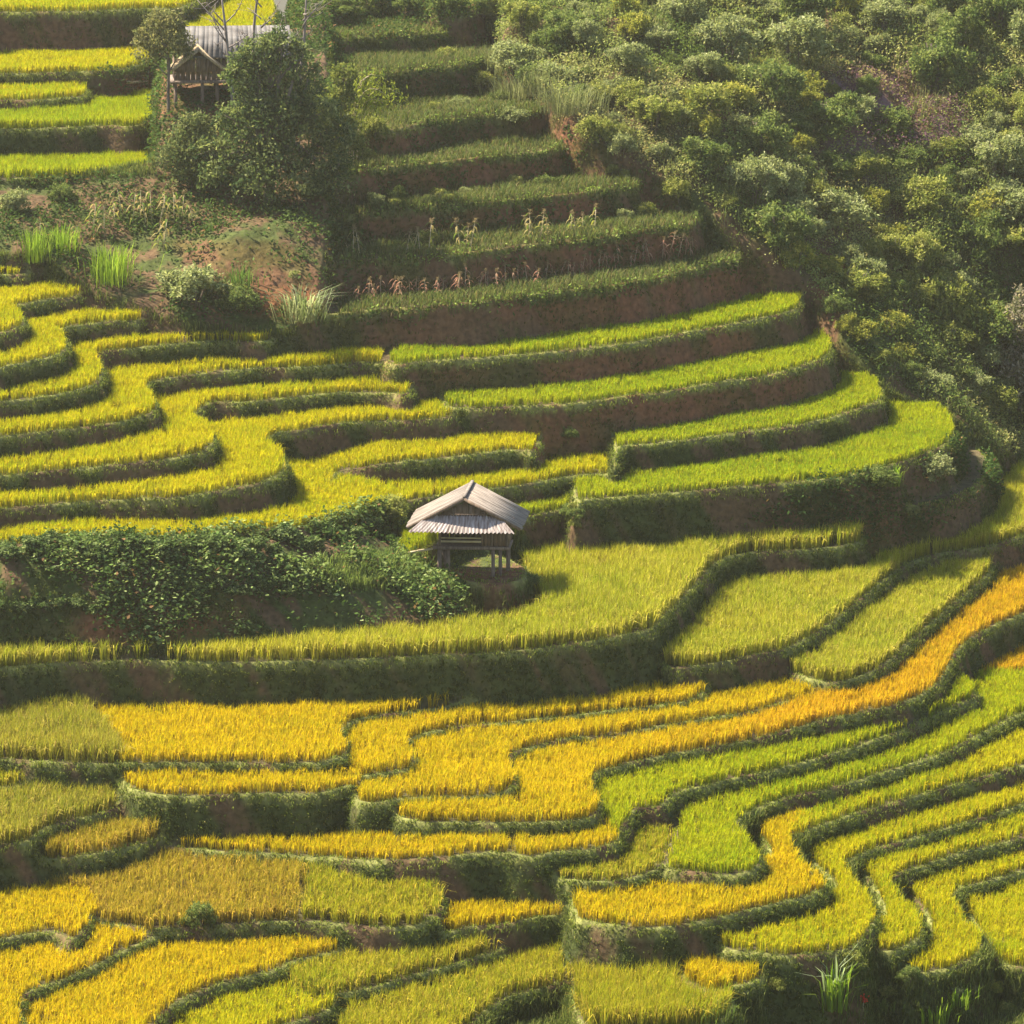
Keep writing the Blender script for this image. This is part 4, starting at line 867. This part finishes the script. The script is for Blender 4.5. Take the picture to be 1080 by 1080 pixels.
link('leaves', mesh_np('leaves', V, Fc, M_TREE, Cc), root); tag(root, 'arching yellow-green bamboo drooping at the right of the dark tree', 'bamboo')

# ------------------------------------------------------------------ grasses, maize, reeds
def clump(px, py, h, n, spread, pal, label, name='grass_clump', cat='grass clump', lean=.35, w=.03, group=None, pale=0):
    g = ground(px, py); root = empty(name, (g[0], g[1], g[2]-.03))
    P = np.stack([rng.normal(0, spread*.35, n), rng.normal(0, spread*.35, n), np.zeros(n)], 1)
    hh = h*rng.uniform(.5, 1.1, n); yaw = np.arctan2(P[:, 1], P[:, 0])+rng.normal(0, .6, n)
    ct = jit(pick(pal, rng.random(n)), .15)
    V, Fc, Cc = blades(P, hh, yaw, hh*np.abs(rng.normal(lean, .2, n)), rng.uniform(.6, 1.3, n)*w, ct*.65, ct, .7)
    link('blades', mesh_np('blades', V, Fc, M_GRASS, Cc), root)
    if pale:
        P = np.stack([rng.normal(0, spread*.25, pale), rng.normal(0, spread*.25, pale), np.zeros(pale)], 1); hh = h*rng.uniform(.9, 1.5, pale)
        V, Fc, Cc = blades(P, hh, rng.uniform(0, 6.28, pale), hh*rng.uniform(.3, .7, pale), np.full(pale, w*1.1), np.tile([[.2, .28, .1]], (pale, 1)), jit(np.tile([[.40, .47, .28]], (pale, 1)), .1), .9)
        link('pale_leaves', mesh_np('pale_leaves', V, Fc, M_GRASS, Cc), root)
    tag(root, label, cat, group); return root
BR = [(0.14, 0.24, 0.02), (0.24, 0.36, 0.03), (0.34, 0.44, 0.06)]
clump(38, 275, 1.25, 170, .8, BR, 'bright green grass clump nearest the left edge', group='grass clumps', lean=.2)
clump(66, 268, 1.15, 170, .8, BR, 'bright green grass clump second from the left edge', group='grass clumps', lean=.2)
clump(118, 298, 1.5, 260, 1.1, BR, 'largest bright green grass clump, above the S-bend terraces', group='grass clumps', lean=.22)
clump(250, 305, 1.0, 150, .8, [(0.06, 0.12, 0.025), (0.12, 0.2, 0.04), (0.18, 0.25, 0.06)], 'dull green grass clump beside bare red soil', group='grass clumps', lean=.3)
clump(318, 338, 1.5, 240, .9, [(0.12, 0.17, 0.06), (0.26, 0.30, 0.13), (0.45, 0.47, 0.30)], 'fountain-shaped pale grass tuft at the left end of the ledges', group='grass clumps', lean=.75, w=.035)
clump(878, 1070, 1.45, 120, .5, BR, 'tall green reed with long white-edged leaves at the bottom edge', 'reed', 'reed', .3, .05, pale=26)
clump(745, 1078, .8, 120, .9, [(0.10, 0.16, 0.03), (0.2, 0.26, 0.05)], 'low green weeds at the bottom edge left of the reed', lean=.4, group='grass clumps')
clump(985, 1078, .75, 110, .7, BR, 'small bright grass tuft at the bottom edge right of the reed', lean=.35, group='grass clumps')
clump(1008, 1064, .6, 90, .7, BR, 'low bright grass tuft under the big lower right bank', lean=.4, group='grass clumps')
clump(1052, 1066, .55, 90, .7, [(0.10, 0.16, 0.03), (0.2, 0.26, 0.05)], 'low green grass tuft in the bottom right corner', lean=.4, group='grass clumps')
clump(930, 1066, .55, 80, .7, [(0.12, 0.18, 0.03), (0.24, 0.3, 0.06)], 'low grass tuft just right of the reed', lean=.4, group='grass clumps')
clump(942, 515, .8, 60, .4, BR, 'small bright green tuft on the nose below the lowest spur strip', lean=.3, w=.06, group='grass clumps')
for i, (px, py, lb) in enumerate([(520, 78, 'leftmost'), (548, 108, 'second'), (575, 100, 'third'), (600, 118, 'fourth')]):
    clump(px, py, 1.25, 700, 1.5, [(0.13, 0.16, 0.06), (0.23, 0.25, 0.11), (0.34, 0.34, 0.18)], 'feathery pale grass stand right of the upper ledges, '+lb+' from the left', 'tall_grass', 'tall grass', .4, .018, 'feathery grass stands by the upper ledges')
def make_maize(dry):
    root = empty('maize_plant', (0, 0, 0)); h = 1.35
    V, Fc, _ = tube([(0, 0, -.1), (.01, 0, .5), (.03, .01, h)], [.022, .018, .010], 6); link('stalk', mesh_np('stalk', V, Fc, M_BAMBOO), root)
    k = 11; zz = np.linspace(.2, h*.9, k); yaw = np.arange(k)*2.5+rng.normal(0, .3, k); V = []; Fc = []; Cs = []
    for i in range(k):
        L = rng.uniform(.45, .7); t = np.linspace(0, 1, 5); d = np.array([math.cos(yaw[i]), math.sin(yaw[i]), 0]); s = np.array([-d[1], d[0], 0])
        cen = np.array([0, 0, zz[i]])+d*L*t[:, None]*.8+np.array([0, 0, 1])*(L*(.75*t-1.25*t**2))[:, None]; wv = (.045*np.sin(np.clip(t*.9+.12, 0, 1)*math.pi))[:, None]
        o = len(V)*10; V.append(np.concatenate([cen+s*wv, cen-s*wv])); j = np.arange(4); Fc.append(np.stack([j, j+1, j+6, j+5], 1)+o)
        base_c = np.array([(.24, .25, .05), (.32, .26, .11), (.12, .18, .035)][rng.integers(3)]) if not dry else np.array([(.34, .17, .11), (.42, .26, .17), (.24, .13, .08)][rng.integers(3)])
        Cs.append(np.tile(base_c*rng.uniform(.8, 1.2), (10, 1)))
    link('leaves', mesh_np('leaves', np.concatenate(V), [np.concatenate(Fc)], M_GRASS, np.concatenate(Cs)), root)
    tp = np.array([.03, .01, h])+rng.normal(0, 1, (60, 3)).clip(-1.6, 1.6)*np.array([.04, .04, .075]); V, Fc, Cc = leaves(tp, np.full(60, .11), np.tile([[.25, .19, .1]], (60, 1)), .6, .3)
    link('tassel', mesh_np('tassel', V, Fc, M_GRASS, Cc), root); return root
def row(proto, pts, labf, group, smin, smax):
    first = True
    for i, (px, py) in enumerate(pts):
        g = ground(px, py)
        if g is None: continue
        s = random.uniform(smin, smax)
        if first: o = proto; o.location = g; o.scale = (s,)*3; first = False
        else: o = dup(proto, g, random.uniform(0, 6.28), s)
        o.rotation_euler.x = random.gauss(0, .14); o.rotation_euler.y = random.gauss(0, .14)
        tag(o, labf(px, py), 'maize plant', group)
mz = make_maize(False); dz_ = make_maize(True)
left = [(130, 232), (140, 236), (148, 230), (155, 240), (160, 232), (168, 238), (176, 230), (184, 236), (192, 232), (110, 250), (82, 262), (166, 262), (172, 265), (42, 258), (205, 238), (122, 240), (98, 246)]
row(mz, left, lambda a, b: 'yellowing maize plant on the weedy slope below the upper left rice strips', 'maize plants on the left slope', .6, .95)
mz2 = make_maize(False)
mid = [(428, 268), (436, 266), (443, 267), (452, 266), (486, 263), (491, 262), (496, 263), (558, 255), (564, 254), (570, 254), (578, 252), (602, 250), (608, 249), (614, 248), (627, 247), (372, 272), (380, 271)]
row(mz2, mid, lambda a, b: 'yellow-green maize plant on the ledge second above the vine-edged red bank', 'maize plants on the ledge', .55, .85)
dry = [(372+i*6.6+random.uniform(-4, 4), 321-(i*6.6)*.085-(max(0, i-28)*.75)+random.uniform(-5, 1)) for i in range(56)]
row(dz_, dry, lambda a, b: 'withered red-brown maize plant on the ledge of the vine-edged red bank', 'withered maize plants', .4, .62)

# ------------------------------------------------------------------ huts
def box(x0, x1, y0, y1, z0, z1, rot=None):
    V = np.array([[x, y, z] for z in (z0, z1) for y in (y0, y1) for x in (x0, x1)], float)
    return V, [np.array([[0, 2, 3, 1], [4, 5, 7, 6], [0, 1, 5, 4], [2, 6, 7, 3], [0, 4, 6, 2], [1, 3, 7, 5]])], np.zeros((8, 3))
def beam(p0, p1, w, h):
    p0 = np.array(p0, float); p1 = np.array(p1, float); d = p1-p0; L = np.linalg.norm(d); d /= L
    ref = np.array([0, 0, 1.]) if abs(d[2]) < .95 else np.array([0, 1., 0])
    s = np.cross(d, ref); s /= np.linalg.norm(s); u = np.cross(s, d)
    V = np.array([p+s*a*w/2+u*b*h/2 for p in (p0, p1) for b in (-1, 1) for a in (-1, 1)])
    return V, [np.array([[0, 2, 3, 1], [4, 5, 7, 6], [0, 1, 5, 4], [2, 6, 7, 3], [0, 4, 6, 2], [1, 3, 7, 5]])], np.zeros((8, 3))
def part(name, shapes, mat, parent):
    V, Fc, _ = join(shapes); return link(name, mesh_np(name, V, Fc, mat), parent)
def planks_x(x0, x1, y, z0, z1, n, th=.03):
    xs = np.linspace(x0, x1, n+1)
    return [box(a+.006, b-.006, y-th/2+rng.normal(0, .006), y+th/2, z0+rng.uniform(-.03, .02), z1+rng.uniform(-.03, .02)) for a, b in zip(xs[:-1], xs[1:])]
def planks_y(x, y0, y1, z0, z1, n, th=.03):
    ys = np.linspace(y0, y1, n+1)
    return [box(x-th/2+rng.normal(0, .006), x+th/2, a+.006, b-.006, z0+rng.uniform(-.03, .02), z1) for a, b in zip(ys[:-1], ys[1:])]
def roof_slope(ridge0, ridge1, eave0, eave1, n, th=.06):
    """a slope of overlapping boards from ridge to eave"""
    r0, r1, e0, e1 = [np.array(q, float) for q in (ridge0, ridge1, eave0, eave1)]
    nrm = np.cross(r1-r0, e0-r0); nrm /= np.linalg.norm(nrm)
    if nrm[2] < 0: nrm = -nrm
    out = []
    for i in range(n):
        a = i/n-.004; b = (i+1)/n+.004; lift = nrm*rng.uniform(0, .012); ex = rng.uniform(0, .07)
        q = [r0+(r1-r0)*a, r0+(r1-r0)*b, e0+(e1-e0)*b+(e1-r1)*ex*.3, e0+(e1-e0)*a+(e0-r0)*ex*.3]
        V = np.array([p+lift for p in q]+[p+lift-nrm*th for p in q])
        out.append((V, [np.array([[0, 1, 2, 3], [7, 6, 5, 4], [0, 4, 5, 1], [1, 5, 6, 2], [2, 6, 7, 3], [3, 7, 4, 0]])], np.zeros((8, 3))))
    return out
g = ground(494, 608); hut = empty('stilt_hut', g, R(-4))
tag(hut, 'small wooden stilt hut with grey gabled roof standing among the rice', 'hut')
zf = .92
for (x, y, w) in [(-.93, 0, .13), (-.70, .25, .17), (-.88, 1.15, .13), (.80, 0, .11), (1.02, .12, .09), (1.22, .95, .13), (.95, 1.15, .11)]:
    part('post', [box(x-w/2, x+w/2, y-w/2, y+w/2, -.35, zf)], M_POST, hut)
part('floor', planks_y(0, 0, 0.01, 0, .01, 1)[:0]+[box(-1.15, 1.36, -.12, -.02, zf-.02, zf+.08), box(-1.05, 1.36, -.02, 1.25, zf+.0, zf+.05)], M_POST, hut)
fr = part('frame', [box(-.96, -.88, -.06, .02, zf+.08, 1.86), box(.42, .49, -.06, .02, zf+.08, 1.86), box(.72, .80, -.06, .02, zf+.08, 1.86), box(1.24, 1.32, -.06, .02, zf+.08, 1.86), box(-.96, -.88, 1.16, 1.24, zf+.05, 1.86), box(1.24, 1.32, 1.16, 1.24, zf+.05, 1.86),
     box(-1.2, 1.5, -.05, .03, 1.86, 1.94), box(-1.2, 1.5, 1.15, 1.23, 1.86, 1.94)], M_POST, hut)
part('rail', [box(-.88, .42, -.075, -.03, zf+.20, zf+.27), box(-.88, .42, -.07, -.035, zf+.33, zf+.37)], M_BAMBOO, hut)
part('wall', planks_x(-.88, 1.24, 1.14, zf+.05, 1.86, 12)+planks_x(.50, .72, -.02, zf+.08, 1.80, 2)+planks_x(.81, 1.23, -.01, zf+.08, 1.84, 3)+planks_y(1.28, .03, 1.14, zf+.05, 1.86, 7)+planks_y(-.92, .45, 1.14, zf+.05, 1.86, 4), M_WOOD, hut)
# gable infill of dark boards
gb = []
for x0_, x1_ in zip(np.linspace(-1.35, 1.25, 14)[:-1], np.linspace(-1.35, 1.25, 14)[1:]):
    xm = (x0_+x1_)/2; top = 2.62-abs(xm+.08)*.52
    gb.append(box(x0_+.006, x1_-.006, -.46+rng.normal(0, .005), -.43, 1.92, top-.08))
part('gable', gb+[box(-1.0, .95, -.50, -.465, 2.10, 2.15)], M_WOOD, hut)
rf = part('roof', roof_slope((-.08, -.62, 2.72), (-.02, 2.05, 2.72), (-1.95, -.66, 1.74), (-1.86, 2.0, 1.76), 13)+roof_slope((-.08, -.62, 2.715), (-.02, 2.05, 2.715), (1.76, -.66, 1.74), (1.84, 2.0, 1.76), 13), M_SHINGLE, hut)
link('ridge_cap', mesh_np('ridge_cap', *[(lambda q: (q[0], q[1]))(beam((-.08, -.64, 2.735), (-.02, 2.07, 2.735), .10, .04))][0], M_SHINGLE), rf)
part('barge_board', [beam((-.08, -.64, 2.66), (-1.9, -.67, 1.70), .04, .09), beam((-.08, -.64, 2.66), (1.72, -.67, 1.70), .04, .09)], M_WOOD, hut)
# corrugated skirt below the gable
nu = 170; nv = 3; uu = np.linspace(0, 1, nu); VV = []
for j in range(nv):
    t = j/(nv-1); xx = (-1.25+2.3*uu)*(1-t)+(-1.86+3.42*uu)*t; wav = .022*np.sin(uu*2*math.pi*26)
    VV.append(np.stack([xx, -.54-.48*t+wav*.6+0*xx, 2.10-.46*t+wav+.012*np.sin(uu*9)*t], 1))
VV = np.concatenate(VV); jj = np.arange(nu-1); Fq = np.concatenate([np.stack([jj+nu*k, jj+1+nu*k, jj+1+nu*(k+1), jj+nu*(k+1)], 1) for k in range(nv-1)])
VV2 = np.concatenate([VV, VV-np.array([0, 0, .006])]); Fq2 = np.concatenate([Fq, Fq[:, ::-1]+len(VV)])
link('awning', mesh_np('awning', VV2, [Fq2], M_TIN, smooth=True), hut)
part('awning_strut', [beam((-1.2, -.1, 1.88), (-1.7, -.9, 1.66), .035, .035), beam((.2, -.1, 1.9), (.2, -.98, 1.62), .035, .035), beam((1.2, -.1, 1.88), (1.4, -.95, 1.62), .035, .035)], M_WOOD, hut)
# leaning bamboo pole
p0 = ground(431, 592); p1 = np.array([g[0]-1.15, g[1]-.18, g[2]+zf+.02])
o_ = np.array(p0); V, Fc, _ = tube([np.array(p0)-o_+np.array([0, 0, .25]), (np.array(p0)+p1)/2-o_+np.array([0, 0, .14]), p1-o_], [.04, .037, .035], 7)
tag(link('bamboo_pole', mesh_np('bamboo_pole', V, Fc, M_BAMBOO), loc=p0), 'pale bamboo pole leaning against the left side of the stilt hut', 'pole')
# upper house
gp = ground(208, 112); hz = float(hgt(gp[0]+1.2, gp[1]+1.0)); zb = max(gp[2], hz-.3)
uh = empty('house', (gp[0], gp[1], gp[2]), R(6)); tag(uh, 'old wooden house with long grey roof and thatched gable among trees', 'house')
for (x, y) in [(-.8, 0), (.2, 0), (.75, .1), (-.8, 1.6), (.75, 1.6), (2.6, .2), (2.6, 1.8)]:
    part('post', [box(x-.06, x+.06, y-.06, y+.06, -1.2, .95)], M_WOOD, uh)
part('floor', [box(-1.0, 3.2, -.15, 2.0, .85, .95)], M_POST, uh)
part('wall', planks_x(-.8, 3.0, 0, .95, 1.75, 20)+planks_y(-.82, .02, 1.8, .95, 1.75, 9)+planks_y(3.0, .02, 1.8, .95, 1.75, 9), M_WOOD, uh)
gb = []
for a, b in zip(np.linspace(-.85, .95, 10)[:-1], np.linspace(-.85, .95, 10)[1:]):
    xm = (a+b)/2; gb.append(box(a+.006, b-.006, -.30, -.27, 1.3, 2.05-abs(xm-.05)*.75))
part('gable', gb, M_WOOD, uh)
r2 = part('roof', roof_slope((-.35, 1.1, 2.85), (3.5, 1.1, 2.85), (-.5, -.35, 1.85), (3.6, -.35, 1.85), 22)+roof_slope((-.35, 1.1, 2.845), (3.5, 1.1, 2.845), (-.5, 2.5, 1.85), (3.6, 2.5, 1.85), 22), M_OLDROOF, uh)
part('thatched_gable_roof', roof_slope((.05, -.55, 2.18), (.05, .4, 2.30), (-.95, -.6, 1.42), (-.95, .35, 1.5), 11, .09)+roof_slope((.05, -.55, 2.175), (.05, .4, 2.295), (1.0, -.6, 1.42), (1.0, .35, 1.5), 11, .09), M_THATCH, uh)
q0 = ground(134, 92); q1 = ground(156, 90)
if q0 and q1:
    o_ = np.array(q0); V, Fc, _ = tube([(0, 0, .12), np.array(q1)-o_+np.array([0, 0, .12])], [.06, .05], 7)
    tag(link('log', mesh_np('log', V, Fc, M_BAMBOO), loc=q0), 'pale log lying by the footpath left of the upper house', 'log')
# red flower head among the bottom weeds
gf = ground(910, 1072)
if gf:
    rt = empty('flower', gf); V, Fc, _ = tube([(0, 0, 0), (.02, 0, .35)], [.01, .008], 5); link('stem', mesh_np('stem', V, Fc, M_BAMBOO), rt)
    pz = rng.normal(0, .045, (60, 3))+np.array([.02, 0, .38]); V, Fc, Cc = leaves(pz, np.full(60, .08), np.tile([[.6, .06, .03]], (60, 1)), .8, .6); link('petals', mesh_np('petals', V, Fc, M_LEAF, Cc), rt)
    tag(rt, 'single red flower among the weeds at the bottom edge', 'flower')
#--VEG2--
#--LIGHT--
w = bpy.data.worlds.new('World'); scene.world = w; w.use_nodes = True
nt = w.node_tree; bg = nt.nodes['Background']
sky = nt.nodes.new('ShaderNodeTexSky'); sky.sky_type = 'NISHITA'; sky.sun_disc = False
AZ, EL = R(-66), R(52)
sky.sun_elevation = EL; sky.sun_rotation = AZ
nt.links.new(sky.outputs[0], bg.inputs[0]); bg.inputs[1].default_value = 0.075
sd = bpy.data.lights.new('sun', 'SUN'); sd.energy = 5.0; sd.angle = R(0.53); sd.color = (1.0, 0.91, 0.74)
so = bpy.data.objects.new('sun', sd); col.objects.link(so)
from mathutils import Vector
sdir = Vector((math.sin(AZ)*math.cos(EL), math.cos(AZ)*math.cos(EL), math.sin(EL)))
so.rotation_euler = sdir.to_track_quat('Z', 'Y').to_euler()
hz_m, nt, out = new_mat('haze'); pv = nt.nodes.new('ShaderNodeVolumePrincipled')
pv.inputs['Density'].default_value = 0.00028; pv.inputs['Anisotropy'].default_value = 0.7; pv.inputs['Color'].default_value = (1.0, 0.90, 0.70, 1)
nt.links.new(pv.outputs[0], out.inputs['Volume'])
V, Fc, _ = box(-170, 170, -270, 170, -15, 56)
hz_o = link('haze', mesh_np('haze', V, Fc, hz_m)); tag(hz_o, 'thin warm haze filling the valley air', 'haze', None, 'stuff')
scene.view_settings.view_transform = 'Standard'; scene.view_settings.look = 'None'
scene.view_settings.exposure = 1.9; scene.view_settings.gamma = 1
scene.cycles.max_bounces = 6; scene.cycles.transmission_bounces = 4; scene.cycles.transparent_max_bounces = 4
scene.cycles.use_denoising = True
